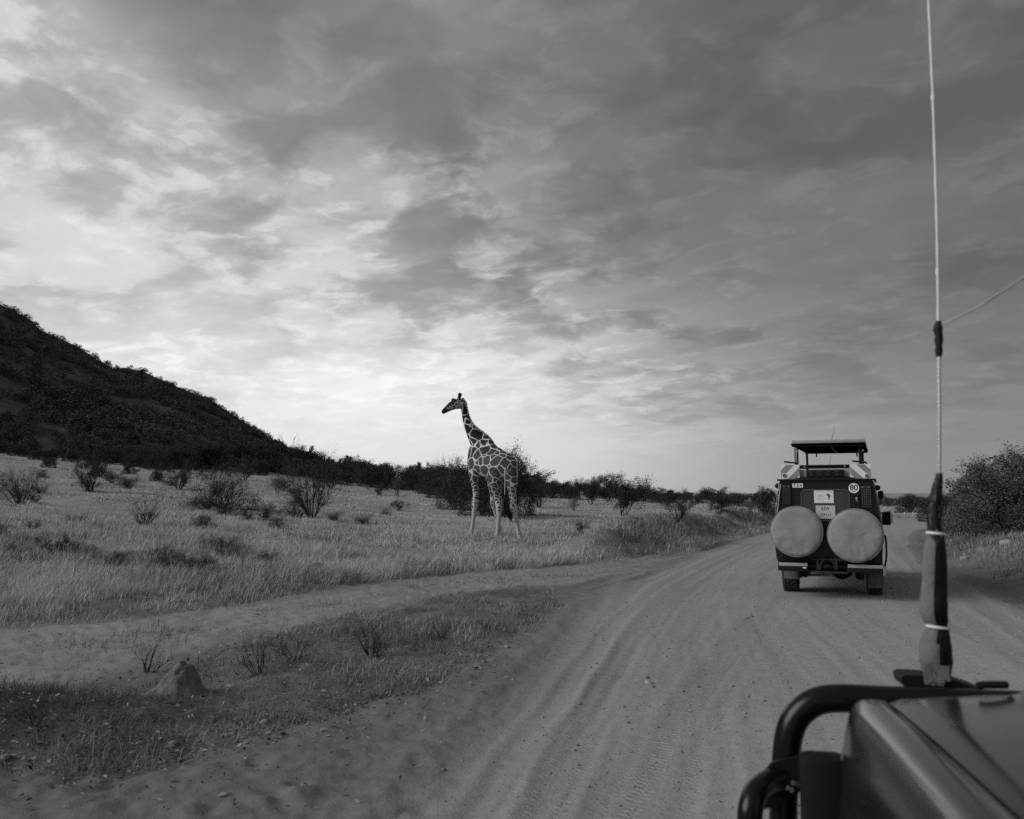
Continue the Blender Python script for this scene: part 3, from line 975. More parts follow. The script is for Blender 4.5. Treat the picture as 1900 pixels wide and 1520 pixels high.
by_pixel(P_ROUND[1], 'leafy_bush', 1428, 952, 46, 48, 'grey leafy bush partly hidden behind the left side of the safari vehicle', 'bush')
# right hand bank
by_pixel(P_BIG, 'large_leafy_bush', 1870, 988, 232, 150, 'large spreading leafy bush with drooping twigs on the right bank', 'bush', rz=0.6)
by_pixel(P_DENSE[1], 'dark_leafy_bush', 1790, 988, 90, 62, 'low dark bush at the left foot of the large leafy bush', 'bush')
by_pixel(P_ROUND[1], 'leafy_bush', 1738, 968, 70, 50, 'medium leafy bush behind the aerial on the right bank', 'bush', rz=1.5)
by_pixel(P_ROUND[1], 'leafy_bush', 1692, 952, 56, 34, 'grey leafy bush behind the right bank left of the aerial', 'bush', rz=0.5)
# low leafy weeds in the field
by_pixel(P_WIDE, 'low_weed', 214, 1056, 92, 34, 'dark low weed clump in the grass on the left, nearer the track', 'weed')
by_pixel(P_WIDE, 'low_weed', 302, 1040, 70, 30, 'dark low weed clump just behind and right of another in the left grass', 'weed', rz=1.1)
by_pixel(P_WIDE, 'low_weed', 590, 1062, 90, 22, 'flattened weed clump in the grass below the tallest twiggy shrub', 'weed', rz=2.1)
by_pixel(P_WIDE, 'low_weed', 60, 1012, 60, 18, 'low dry weed in the grass below the twiggy shrub at the far left', 'weed', rz=0.1)
# bare twigs in the fork between track and road
by_pixel(P_TWIG[0], 'dead_twig_shrub', 480, 1252, 96, 104, 'bare dead twig shrub beside the earth mound in the fork of the tracks', rz=0.5)
by_pixel(P_TWIG[1], 'dead_twig_shrub', 545, 1226, 130, 78, 'bare dead twig shrub with widely spread stems right of the pale soil hump', rz=1.5)
by_pixel(P_TWIG[2], 'dead_twig_shrub', 688, 1222, 130, 82, 'bare dead twig shrub in the middle of the grass fork', rz=2.5)
by_pixel(P_TWIG[0], 'dead_twig_shrub', 272, 1250, 110, 90, 'thin bare twigs standing left of the earth mound', rz=3.0)
by_pixel(P_TWIG[1], 'dead_twig_shrub', 905, 1172, 90, 40, 'low bare twigs at the tip of the grass fork near the road', rz=0.3)
by_pixel(P_TWIG[2], 'dead_twig_shrub', 820, 1190, 80, 46, 'low bare twigs near the road edge in the right half of the grass fork', rz=0.9)
by_pixel(P_TWIG[0], 'dead_twig_shrub', 555, 1345, 70, 44, 'short bare twigs on the sand at the lower edge of the grass fork', rz=1.9)
by_pixel(P_TWIG[1], 'dead_twig_shrub', 60, 1345, 130, 60, 'tangled dead twigs on the dark spoil heap at the left edge', rz=0.9)
# trees on the skyline
by_pixel(P_DEAD, 'bare_flat_topped_tree', 528, 842, 64, 38, 'leafless flat topped tree on the skyline where the hill ends', 'tree')
by_pixel(P_ACACIA[1], 'thorn_tree', 655, 868, 64, 46, 'airy thorn tree standing above the dark scrub right of the hill', 'tree')
by_pixel(P_ACACIA[2], 'thorn_tree', 785, 884, 84, 42, 'flat topped thorn tree on the skyline left of the giraffe', 'tree')
by_pixel(P_ROUND[2], 'round_topped_tree', 1198, 926, 30, 25, 'tiny round topped tree standing above the treeline right of the giraffe', 'tree')
by_pixel(P_ACACIA[1], 'thorn_tree', 185, 886, 110, 60, 'pale spreading thorn tree at the foot of the hill on the left', 'tree')
by_pixel(P_BARE2, 'bare_thicket', 832, 905, 64, 60, 'bare pale twigs rising above the dark bushes left of the giraffe', 'bush')

# far scrub: belt of bushes from the foot of the hill round to the road
rng = np.random.RandomState(12)
tops = [(-200, 840), (0, 836), (300, 820), (420, 812), (500, 816), (560, 822), (600, 832), (640, 842), (700, 850), (750, 858), (780, 852), (830, 856), (870, 855), (960, 862), (1000, 878), (1050, 886), (1100, 892), (1150, 896), (1200, 905), (1300, 906), (1350, 911), (1430, 914), (1640, 918), (1700, 918), (1780, 922), (1950, 925)]
bases = [(-200, 846), (0, 852), (150, 866), (300, 878), (420, 872), (480, 878), (560, 880), (640, 884), (700, 884), (780, 892), (830, 900), (900, 912), (1000, 916), (1100, 918), (1200, 924), (1300, 932), (1430, 938), (1640, 944), (1760, 950), (1950, 958)]
tu, tv = zip(*tops); bu, bv = zip(*bases)
belt = P_ROUND + P_DENSE[:1] + P_ACACIA[:2]
n_b = 0
for i in range(150):
    u = -120 + (1950 + 120) * (i + rng.uniform(0, 1)) / 150
    if 1440 < u < 1640 and rng.rand() < 0.5:
        continue
    back = rng.rand()
    vb = np.interp(u, bu, bv) - (4 + 14 * back) * (0.6 if u > 1000 else 1.0)
    x, y, z = hit(u, vb, 200)
    if math.hypot(x, y) > 150:
        f = rng.uniform(95, 150) / math.hypot(x, y); x *= f; y *= f; z = hz(x, y)
    vt = np.interp(u, tu, tv) + rng.uniform(0, 9) - (3 if rng.rand() < 0.15 else 0)
    q = pix_dir(u, vt)
    top = CAM_H + q[2] / math.hypot(q[0], q[1]) * math.hypot(x, y)
    h = float(np.clip(top - z, 1.2, 5.5)) * rng.uniform(0.75, 1.0)
    w = h * rng.uniform(1.1, 2.0)
    pl_ = belt[rng.choice(len(belt), p=[0.26, 0.22, 0.2, 0.12, 0.1, 0.1])]
    kd = ['rounded', 'rounded grey', 'low rounded', 'dense', 'flat topped', 'thin flat topped'][belt.index(pl_)]
    where = [(150, 'below the left end of the hill'), (330, 'below the hill left of the sprawling shrub'), (480, 'below the hill behind the sprawling shrub'),
             (620, 'behind the tallest twiggy shrub'), (740, 'on the skyline by the airy thorn tree'), (900, 'in the scrub just left of the giraffe'),
             (1080, 'in the scrub just right of the giraffe'), (1250, 'on the horizon behind the many stemmed bush'), (1500, 'on the horizon just left of the safari vehicle'),
             (1700, 'on the horizon just right of the safari vehicle'), (9999, 'on the horizon behind the large leafy bush')]
    wh = next(w_ for lim, w_ in where if u < lim)
    lab = 'distant %s bush %s' % (kd, wh)
    grp = '%s bushes %s' % (kd, wh)
    pl_.place('distant_bush', x, y, w, h, rng.uniform(0, 6.3), lab, 'bush', grp, z=z)
    n_b += 1
# second thinner row of mid field shrubs
mids = [(90, 868, 24, 18), (240, 880, 24, 18), (290, 893, 24, 18), (455, 890, 40, 30), (480, 882, 30, 26), (620, 886, 50, 26), (690, 892, 44, 20), (1020, 918, 50, 26), (1045, 925, 40, 26), (1180, 930, 40, 22), (1230, 934, 50, 24), (1290, 937, 50, 24), (1320, 934, 40, 26), (1370, 940, 40, 22), (1410, 942, 34, 26), (870, 930, 60, 40), (800, 918, 50, 40), (815, 925, 46, 36), (770, 905, 50, 36)]
for i, (u, v, w, h) in enumerate(mids):
    by_pixel([P_ROUND[0], P_ROUND[1], P_DENSE[2], P_VASE][i % 4], 'field_bush', u, v, w * 1.15, h * 1.15,
             ['small dark round bush', 'small grey round bush', 'small dense dark bush', 'small open twiggy bush'][i % 4] + (' in the far grass below the hill' if u < 560 else ' in the far grass between hill and giraffe' if u < 900 else ' in the far grass between giraffe and safari vehicle'), 'bush', ['round', 'grey', 'dense', 'twiggy'][i % 4] + (' bushes below the hill' if u < 560 else ' bushes left of the giraffe' if u < 900 else ' bushes right of the giraffe'), rz=i * 1.3)

# small dry tussocks and weeds sprinkled over the field
trng = np.random.RandomState(31)
k_t = 0
while k_t < 44:
    u, v = trng.uniform(-20, 1080), trng.uniform(868, 1075) 
    if v < np.interp(u, bu, bv) + 8 or (820 < u < 1010 and v > 900) or v > np.interp(u, [0, 400, 700, 1000], [1150, 1110, 1060, 1010]):
        continue
    sz_ = trng.uniform(0.6, 1.3) * (16 + 0.10 * (v - 868))
    zone_ = 'on the left side of the grass field' if u < 350 else 'in the middle of the grass field' if u < 700 else 'in the grass near the giraffe'
    by_pixel([P_WIDE, P_VASE, P_BARE2][k_t % 3], 'dry_tussock', u, v, sz_ * 2.0, sz_, ['small sprawling dry tussock ', 'small leafy tussock ', 'small twiggy tussock '][k_t % 3] + zone_, 'weed', ['sprawling', 'leafy', 'twiggy'][k_t % 3] + ' tussocks ' + zone_, rz=trng.uniform(0, 6.3))
    k_t += 1

# hillside scrub: the largest ones singly, the rest as one mass
hill_pts = []
tries = 0
while len(hill_pts) < 1700 and tries < 60000:
    tries += 1
    bb = rng.uniform(-40, -9); r_ = R_FOOT + (R_CREST + 4 - R_FOOT) * rng.rand() ** 0.8
    x, y = r_ * math.sin(R(bb)), r_ * math.cos(R(bb))
    if r_ < R_CREST - 25 and fbm(np.array([x * 0.06]), np.array([y * 0.06]), 3, 91)[0] < 0.42 and rng.rand() < 0.9:
        continue
    hill_pts.append((x, y))
hx = np.array(hill_pts)
hzv = land(hx[:, 0], hx[:, 1], fine=False)['z']
rise_ok = hzv > 2.2
hx, hzv = hx[rise_ok], hzv[rise_ok]
order = np.argsort(np.hypot(hx[:, 0], hx[:, 1]))
P_HILL = [Plant(90 + i, 'hill', leaves=900, dome=800, leaf=0.07, leaf_mat=M_LEAFHILL, wood_mat=M_DWOOD, stems=4, length=1.0, radius=0.026, levels=2, kids=3, spread=0.9, up=0.06, gnarl=0.2, fluff=0.12) for i in range(4)]
n_single = 130
rest_v, rest_n = [], 0
for k, i in enumerate(order):
    x, y = hx[i]
    h = rng.uniform(0.9, 2.3) * (0.7 if math.hypot(x, y) > R_CREST - 30 else 1.0); w = h * rng.uniform(1.1, 1.9)
    p_ = P_HILL[rng.randint(4)]
    bear = math.degrees(math.atan2(x, y))
    hw_ = 'at its far left' if bear < -30 else 'above the vase shaped shrub' if bear < -24 else 'above the sprawling shrub' if bear < -17 else 'near its right end'
    if k < n_single:
        p_.place('hillside_bush', x, y, w, h, rng.uniform(0, 6.3), 'dark bush on the lower slope of the hill ' + hw_, 'bush', 'lower hillside bushes ' + hw_, z=float(hzv[i]))
    else:
        nl = len(p_.leaf.vertices)
        co = np.zeros(nl * 3, dtype=np.float32); p_.leaf.vertices.foreach_get('co', co); co = co.reshape(-1, 4, 3)
        keep = rng.rand(len(co)) < 0.2
        co = co[keep]
        cen = co.mean(1, keepdims=True)
        co = cen + (co - cen) * 1.7
        a = rng.uniform(0, 6.28)
        rx = co[..., 0] * math.cos(a) - co[..., 1] * math.sin(a); ry = co[..., 0] * math.sin(a) + co[..., 1] * math.cos(a)
        rest_v.append(np.stack([rx * w + x, ry * w + y, co[..., 2] * h + hzv[i]], -1).reshape(-1, 3))
rv = np.vstack(rest_v)
me = fast_mesh('hillside_scrub', rv, np.arange(len(rv)), np.full(len(rv) // 4, 4))
tag(link_mesh('hillside_scrub', me, M_LEAFHILL), 'dark mass of scrub covering the upper slope of the hill', 'scrub', kind='stuff')
by_pixel(P_ACACIA[1], 'ridge_tree', 265, 700, 26, 13, 'tiny flat topped tree sticking up from the ridge line of the hill', 'tree')

# ------------------------------------------------------------------ grass


def blades(n, sampler, hfun, wfun, tone_fun, rng, clump=16, spread=0.07, lean=0.75, flat=0.2, free=False):
    """tufts: each a little fountain of blades leaning out from its own centre"""
    nc = n // clump
    cx, cy = sampler(nc, rng)
    nc = len(cx)
    size = rng.lognormal(0, 0.35, nc)
    ht = hfun(cx, cy, rng) * np.sqrt(size)
    tt = tone_fun(cx, cy, rng)
    flop = rng.rand(nc) < flat
    x0 = np.repeat(cx, clump); y0 = np.repeat(cy, clump)
    r0 = np.hypot(x0, y0)
    sp = np.repeat(spread * size, clump) * (1 + r0 / 30.0)
    ox = rng.normal(size=len(x0)) * sp; oy = rng.normal(size=len(x0)) * sp
    x = x0 + ox; y = y0 + oy
    L = land(x, y, fine=False)
    bad = (L['road'] > 0.45) | (L['track'] > 0.6)
    ok = ~(bad & (rng.rand(len(x)) < (0.0 if free else 0.97)))
    x, y, z, ox, oy, sp = x[ok], y[ok], L['z'][ok], ox[ok], oy[ok], sp[ok]
    k = len(x)
    r_ = np.hypot(x, y)
    h = np.repeat(ht, clump)[ok] * rng.uniform(0.45, 1.2, k)
    wv_ = wfun(r_) * rng.uniform(0.7, 1.4, k)
    a = rng.uniform(0, 2 * math.pi, k)
    dx, dy = np.cos(a), np.sin(a)
    fl_ = np.repeat(flop, clump)[ok]
    ln = (np.abs(rng.normal(size=k)) * lean + 0.15) * h * np.where(fl_, 2.2, 1.0)
    da = np.arctan2(oy, ox) + rng.normal(size=k) * 0.9
    lx, ly = np.cos(da) * ln + 0.18 * h, np.sin(da) * ln
    hh = np.sqrt(np.maximum(h * h - (ln * 0.8) ** 2, (0.18 * h) ** 2))
    base_ = np.stack([x, y, z - 0.015], 1)
    side = np.stack([dx, dy, np.zeros(k)], 1) * wv_[:, None]
    mid = base_ + np.stack([lx * 0.35, ly * 0.35, hh * 0.65], 1)
    tip = base_ + np.stack([lx, ly, hh], 1)
    v = np.stack([base_ - side, base_ + side, mid + side * 0.7, mid - side * 0.7, tip], 1)
    tn_ = np.clip(np.repeat(tt, clump)[ok] * rng.uniform(0.75, 1.25, k), 0.03, 0.66)
    b0 = np.arange(k)[:, None] * 5
    fl = np.concatenate([b0 + np.array([[0, 1, 2, 3]]), b0 + np.array([[3, 2, 4]])], 1).ravel()
    sz = np.tile([4, 3], k)
    return v.reshape(-1, 3), fl, sz, np.repeat(tn_, 5)


def sample_zone(r0, r1, b0, b1, test, p=0.0):
    def f(n, rng):
        xs, ys, got = [], [], 0
        while got < n:
            m = max(n * 2, 1000)
            u = rng.rand(m)
            r_ = r0 * (r1 / r0) ** (u ** (1 - p))
            bb = np.radians(rng.uniform(b0, b1, m))
            x, y = r_ * np.sin(bb), r_ * np.cos(bb)
            L = land(x, y, fine=False)
            k = test(x, y, L, rng)
            xs.append(x[k]); ys.append(y[k]); got += int(k.sum())
        return np.concatenate(xs)[:n], np.concatenate(ys)[:n]
    return f


patchy = lambda x, y: fbm(x * 0.55, y * 0.55, 3, 101)
coarse = lambda x, y: fbm(x * 0.16, y * 0.16, 3, 102)


def field_test(x, y, L, rng):
    return L['field'] & (~L['patch']) & (rng.rand(len(x)) < -0.75 + 2.5 * patchy(x, y)) & ((L['berm'] < 0.25) | (rng.rand(len(x)) < 0.12))


def field_h(x, y, rng):
    r_ = np.hypot(x, y)
    return (0.07 + 0.38 * np.clip(patchy(x, y) - 0.25, 0, 1)) * rng.uniform(0.7, 1.25, len(x)) * (1 - 0.5 * sstep(14, 40, r_))


def field_tone(x, y, rng):
    r_ = np.hypot(x, y)
    t_ = 0.56 + 0.34 * (patchy(x * 1.7 + 3, y * 1.7) - 0.5) + 0.30 * (coarse(x, y) - 0.5)
    t_ = t_ * rng.uniform(0.75, 1.25, len(x))
    dark = rng.rand(len(x)) < (0.05 + 0.45 * sstep(0.48, 0.62, fbm(x * 0.9 + 40, y * 0.9, 2, 105))) * (1 - 0.5 * sstep(14, 30, r_))
    return np.clip(np.where(dark, t_ * 0.38, t_), 0.03, 0.66)


grng = np.random.RandomState(77)
W = lambda r_: np.maximum(0.0022, r_ * 0.00032)
parts = []
parts.append(blades(270000, sample_zone(8.5, 42, -38, 16, field_test), field_h, W, field_tone, grng))
parts.append(blades(70000, sample_zone(34, 120, -36, 30, field_test), field_h, lambda r_: r_ * 0.0006, field_tone, grng, clump=10, spread=0.10))


def join_parts(ps):
    vs, fl, sz, tn_ = [], [], [], []
    n = 0
    for a in ps:
        vs.append(a[0]); fl.append(a[1] + n); sz.append(a[2]); tn_.append(a[3]); n += len(a[0])
    return np.vstack(vs), np.concatenate(fl), np.concatenate(sz), np.concatenate(tn_)


V_, F_, S_, T_ = join_parts(parts)
tag(link_mesh('field_grass', fast_mesh('field_grass', V_, F_, S_, attrs={'tone': T_}), M_GRASS), 'pale dry grass covering the field beyond the side track', 'grass', kind='stuff')

fork = blades(30000, sample_zone(4.8, 17, -40, 4, lambda x, y, L, rng: L['patch'] & (rng.rand(len(x)) < -1.0 + 2.9 * fbm(x * 1.2, y * 1.2, 3, 103))),
              lambda x, y, rng: (0.02 + 0.15 * np.clip(fbm(x * 1.2, y * 1.2, 3, 103) - 0.15, 0, 1)) * rng.uniform(0.5, 1.6, len(x)), lambda r_: np.maximum(0.0022, r_ * 0.00036),
              lambda x, y, rng: np.clip((0.33 + 0.42 * (fbm(x * 2.2, y * 2.2, 2, 104) - 0.5)) * rng.uniform(0.45, 1.4, len(x)) * (1 - 0.45 * np.exp(-((x + 3.6) ** 2 + (y - 6) ** 2) / 1.5)), 0.03, 0.5), grng, clump=13, spread=0.05, lean=0.9, flat=0.5)
mid_d = lambda x, y: np.abs(seg_dist(x, y, TRK_FAR)[0] - seg_dist(x, y, TRK_NEAR)[0])
strip_g = blades(5200, sample_zone(6.5, 17, -42, 6, lambda x, y, L, rng: L['track_in'] & (rng.rand(len(x)) < np.where(mid_d(x, y) < 0.45, 0.9, 0.10) * sstep(0.42, 0.6, fbm(x * 1.1, y * 1.1, 3, 107)))),
                 lambda x, y, rng: rng.uniform(0.03, 0.13, len(x)), lambda r_: np.maximum(0.0022, r_ * 0.00034),
                 lambda x, y, rng: rng.uniform(0.15, 0.5, len(x)), grng, clump=12, spread=0.06, lean=1.0, flat=0.6, free=True)
fork = join_parts([fork, strip_g])
tag(link_mesh('fork_grass', fast_mesh('fork_grass', fork[0], fork[1], fork[2], attrs={'tone': fork[3]}), M_GRASS), 'short dry grass tufts in the fork between the side track and the road', 'grass', kind='stuff')

_gx, _gy, _ = hit(927, 1002)
feet = [(_gx - 0.85, _gy + 0.8), (_gx + 0.02, _gy + 1.1), (_gx - 0.1, _gy + 0.3), (_gx + 0.62, _gy - 0.2)]
def feet_pts(n, rng):
    k_ = rng.randint(0, len(feet), n)
    f_ = np.array(feet)[k_]
    a_ = rng.uniform(0, 6.28, n); q_ = rng.uniform(0.05, 0.9, n)
    return f_[:, 0] + q_ * np.cos(a_), f_[:, 1] - 0.12 + q_ * np.sin(a_)
tg = blades(9000, feet_pts, lambda x, y, rng: rng.uniform(0.07, 0.17, len(x)), W, lambda x, y, rng: rng.uniform(0.3, 0.62, len(x)), grng)
tag(link_mesh('grass_tufts', fast_mesh('grass_tufts', tg[0], tg[1], tg[2], attrs={'tone': tg[3]}), M_GRASS), 'taller dry grass tufts round the feet of the giraffe', 'grass', kind='stuff')
bank = join_parts([
    blades(90000, sample_zone(11, 70, 14, 42, lambda x, y, L, rng: L['out_r'] & (L['dr'] > 0.4) & (rng.rand(len(x)) < sstep(0.5, 2.4, L['dr']) * (0.3 + 0.9 * patchy(x, y)))),
           lambda x, y, rng: (0.06 + 0.22 * patchy(x, y)) * rng.uniform(0.5, 1.3, len(x)), W, lambda x, y, rng: field_tone(x, y, rng) * 0.58, grng),
    blades(14000, sample_zone(17, 55, -2, 24, lambda x, y, L, rng: (L['berm'] > 0.2) & (rng.rand(len(x)) < 0.9 * sstep(0.45, 0.7, patchy(x, y)))),
           lambda x, y, rng: (0.05 + 0.2 * patchy(x, y)) * rng.uniform(0.5, 1.3, len(x)), W, lambda x, y, rng: field_tone(x, y, rng) * 0.7, grng)])
tag(link_mesh('bank_grass', fast_mesh('bank_grass', bank[0], bank[1], bank[2], attrs={'tone': bank[3]}), M_GRASS), 'dry grass growing on the earth banks along both sides of the road', 'grass', kind='stuff')

# ------------------------------------------------------------------ stones and litter


def blob_mesh(rng, sx_, sy_, sz_, sub=1, rough=0.25):
    bm = bmesh.new()
    bmesh.ops.create_icosphere(bm, subdivisions=sub, radius=1.0)
    v = np.array([q.co[:] for q in bm.verts])
    f = [[q.index for q in fc.verts] for fc in bm.faces]
    bm.free()
    v *= (1 + rng.uniform(-rough, rough, (len(v), 1)))
    return v * np.array([sx_, sy_, sz_]), f


srng = np.random.RandomState(5)
bv_, bf_ = [], []
ico_v, ico_f = blob_mesh(srng, 1, 1, 1, 1, 0.0)
ico_f = np.array(ico_f)
N = 4200
r_ = 4.2 * (26 / 4.2) ** srng.rand(N); bb = np.radians(srng.uniform(-36, 36, N))
x, y = r_ * np.sin(bb), r_ * np.cos(bb)
Lp = land(x, y)
keep = (Lp['road'] > 0.5) | (Lp['track'] > 0.5) | (srng.rand(N) < 0.12)
x, y, zz = x[keep], y[keep], Lp['z'][keep]
k = len(x)
s = 0.003 + 0.010 * srng.rand(k) ** 8 + 0.0005 * np.hypot(x, y)
sc3 = s[:, None] * srng.uniform(0.6, 1.4, (k, 3)) * np.array([1, 1, 0.7])
vv = ico_v[None] * (1 + srng.uniform(-0.25, 0.25, (k, len(ico_v), 1))) * sc3[:, None, :] + np.stack([x, y, zz + s * 0.2], 1)[:, None, :]
ff = (ico_f[None] + (np.arange(k) * len(ico_v))[:, None, None]).reshape(-1)
tone_p = np.repeat(np.clip(srng.normal(0.25, 0.07, k), 0.08, 0.55), len(ico_v))
tag(link_mesh('pebbles', fast_mesh('pebbles', vv.reshape(-1, 3), ff, np.full(k * len(ico_f), 3), attrs={'tone': tone_p}, smooth=True), M_STONE), 'small pebbles and clods scattered over the dirt road', 'pebbles', kind='stuff')

# dry leaf litter and sticks on the sand at the lower left
N = 16000
u = srng.uniform(-60, 1000, N); v = srng.uniform(1130, 1520, N)
near_edge = np.exp(-((v - np.interp(u, [0, 200, 400, 640, 900, 1000], [1415, 1420, 1385, 1330, 1230, 1160])) / 32) ** 2)
keep = srng.rand(N) < 0.04 + 0.6 * near_edge + 0.42 * (v < np.interp(u, [0, 200, 400, 640, 900, 1000], [1415, 1420, 1385, 1330, 1230, 1160]))
u, v = u[keep], v[keep]
pts = np.array([flat(a, c) for a, c in zip(u, v)])
Lp = land(pts[:, 0], pts[:, 1])
ok = (Lp['road'] < 0.4) & (Lp['track'] < 0.4) & Lp['sand']
pts = pts[ok]; zz = Lp['z'][ok]
k = len(pts)
pos = np.stack([pts[:, 0], pts[:, 1], zz + 0.012], 1)
dv = srng.normal(size=(k, 3)) * np.array([1, 1, 0.35]); dv /= np.linalg.norm(dv, axis=1)[:, None]
sv = np.cross(dv, srng.normal(size=(k, 3)) * 0.4 + np.array([0, 0, 1])); sv /= np.linalg.norm(sv, axis=1)[:, None]
L_ = srng.uniform(0.014, 0.046, k) * np.where(srng.rand(k) < 0.2, 1.4, 1.0); W_ = L_ * srng.uniform(0.08, 0.6, k)
q = np.stack([pos, pos + dv * (L_ * 0.5)[:, None] + sv * (W_ / 2)[:, None] + [0, 0, 0.006], pos + dv * L_[:, None], pos + dv * (L_ * 0.5)[:, None] - sv * (W_ / 2)[:, None] + [0, 0, 0.004]], 1)
tt = np.clip(np.where(srng.rand(k) < 0.4, srng.uniform(0.03, 0.10, k), srng.uniform(0.16, 0.42, k)), 0, 1)
tag(link_mesh('leaf_litter', fast_mesh('leaf_litter', q.reshape(-1, 3), np.arange(k * 4), np.full(k, 4), attrs={'tone': np.repeat(tt, 4)}), M_STONE), 'dry leaves and bits of stick littering the sand below the grass fork', 'litter', kind='stuff')

STONES = [(1040, 0, 1203, 26, 'flat pale stone lying alone in the wheel tracks of the road, nearest the bonnet'),
          (898, 0, 1232, 10, 'dark clod on the sand beside the road edge below the grass fork'),
          (940, 0, 1203, 12, 'small pale stone on the sand between the grass fork and the road'),
          (420, 0, 1372, 14, 'pale broken stone at the lower edge of the grass fork, one of a close pair'),
          (438, 0, 1378, 10, 'smaller darker stone of the close pair at the lower edge of the grass fork'),
          (490, 0, 1345, 18, 'upright pale lump of stone right of the close pair of stones'),
          (320, 0, 1395, 16, 'flat pale stone half buried in the sand left of the close pair'),
          (10, 0, 1412, 20, 'grey stone at the far left edge of the sand'),
          (1203, 0, 1268, 15, 'small stone standing in the middle of the road'),
          (1358, 0, 1275, 9, 'tiny pale stone on the road left of the bull bar'),
          (1868, 0, 1011, 22, 'white stone in the grass on the right bank below the large bush'),
          (1790, 0, 1040, 16, 'pale stone low on the right bank beside the road')]
for (u, _, v, wpx, lab) in STONES:
    x, y, z = hit(u, v)
    m_ = y / FPX
    if u == 1040:
        continue
    bv, bf = blob_mesh(srng, wpx * m_ * 0.55, wpx * m_ * 0.4, wpx * m_ * 0.32, 2, 0.16)
    g = Geo().add(bv, bf)
    o = g.build('stone', M_ROCKD if ('dark' in lab or 'grey' in lab) else M_ROCK, None, 50)
    o.location = (x, y, hz(x, y) + wpx * m_ * 0.08)
    o.rotation_euler = (0, 0, srng.uniform(0, 6))
    tag(o, lab, 'stone')
# leaning three cornered stone and pale soil humps beside it
x, y, z = hit(330, 1290)
m_ = y / FPX
bv, bf = blob_mesh(srng, 1, 1, 1, 4, 0.0)
nz_ = (fbm(bv[:, 0] * 1.7 + 9, bv[:, 2] * 1.7 + bv[:, 1] * 1.3 + 9, 4, 55) - 0.5) + 0.7 * (fbm(bv[:, 0] * 6 + 9, bv[:, 2] * 6 + bv[:, 1] * 5 + 9, 3, 56) - 0.5)
prof_x = 1.15 - 0.85 * np.clip(bv[:, 2], 0, 1) ** 0.8
bv = np.stack([bv[:, 0] * prof_x * 62 * m_ * (1 + 0.5 * nz_) + np.clip(bv[:, 2], 0, 1) * 8 * m_, bv[:, 1] * 34 * m_ * (1 + 0.6 * nz_), np.sign(bv[:, 2]) * np.abs(bv[:, 2]) ** 1.25 * 64 * m_ * (1 + 0.35 * nz_)], 1)
o = Geo().add(bv, bf).build('earth_mound', mat('crusted earth', 0.15, 0.95, noise=0.5, nscale=14, bump=0.9, bscale=70), None, 60)
o.location = (x, y, hz(x, y) - 0.02)
tag(o, 'small pointed earth mound standing in the grass fork', 'mound')

#PART2
# ------------------------------------------------------------------ giraffe
S_ = 1 / 64.0


def gz(zx, zy, yd=0.0):
    """from the 4.604x enlargement of the giraffe to metres (x right, y away, z up)"""
    k_ = 1 + yd / 25.0            # farther parts are larger than they look
    return ((780 + zx / 4.604 - 950) * S_ * k_ + 25 * S_, yd, 88 * S_ + (915 - (700 + zy / 4.604)) * S_ * k_)


def chain(pts, n=16, step=6):
    """smooth tapered limb with rounded ends: pts = [(x,y,z,r), ...] or (x,y,z,ra,rb)"""
    p = np.array(smooth4([q[:4] for q in pts], step))
    c, r = p[:, :3], p[:, 3]
    d0 = (c[0] - c[1]); d0 /= np.linalg.norm(d0); d1 = (c[-1] - c[-2]); d1 /= np.linalg.norm(d1)
    c2 = [c[0] + d0 * r[0] * k for k in (0.95, 0.75, 0.4)] + list(c) + [c[-1] + d1 * r[-1] * k for k in (0.4, 0.75, 0.95)]
    r2 = [r[0] * 0.25, r[0] * 0.65, r[0] * 0.92] + list(r) + [r[-1] * 0.92, r[-1] * 0.65, r[-1] * 0.25]
    return np.array(c2), np.array(r2)


def smooth4(pts, n):
    p = np.asarray(pts, float)
    p = np.vstack([2 * p[0] - p[1], p, 2 * p[-1] - p[-2]])
    out = []
    for i in range(1, len(p) - 2):
        for t_ in np.linspace(0, 1, n, endpoint=False):
            out.append(0.5 * (2 * p[i] + (p[i + 1] - p[i - 1]) * t_ + (2 * p[i - 1] - 5 * p[i] + 4 * p[i + 1] - p[i + 2]) * t_ ** 2
                              + (3 * p[i] - p[i - 1] - 3 * p[i + 1] + p[i + 2]) * t_ ** 3))
    out.append(p[-2])
    return out


def g4(zx, zy, yd, r):
    q = gz(zx, zy, yd)
    return (q[0], q[1], q[2], r)


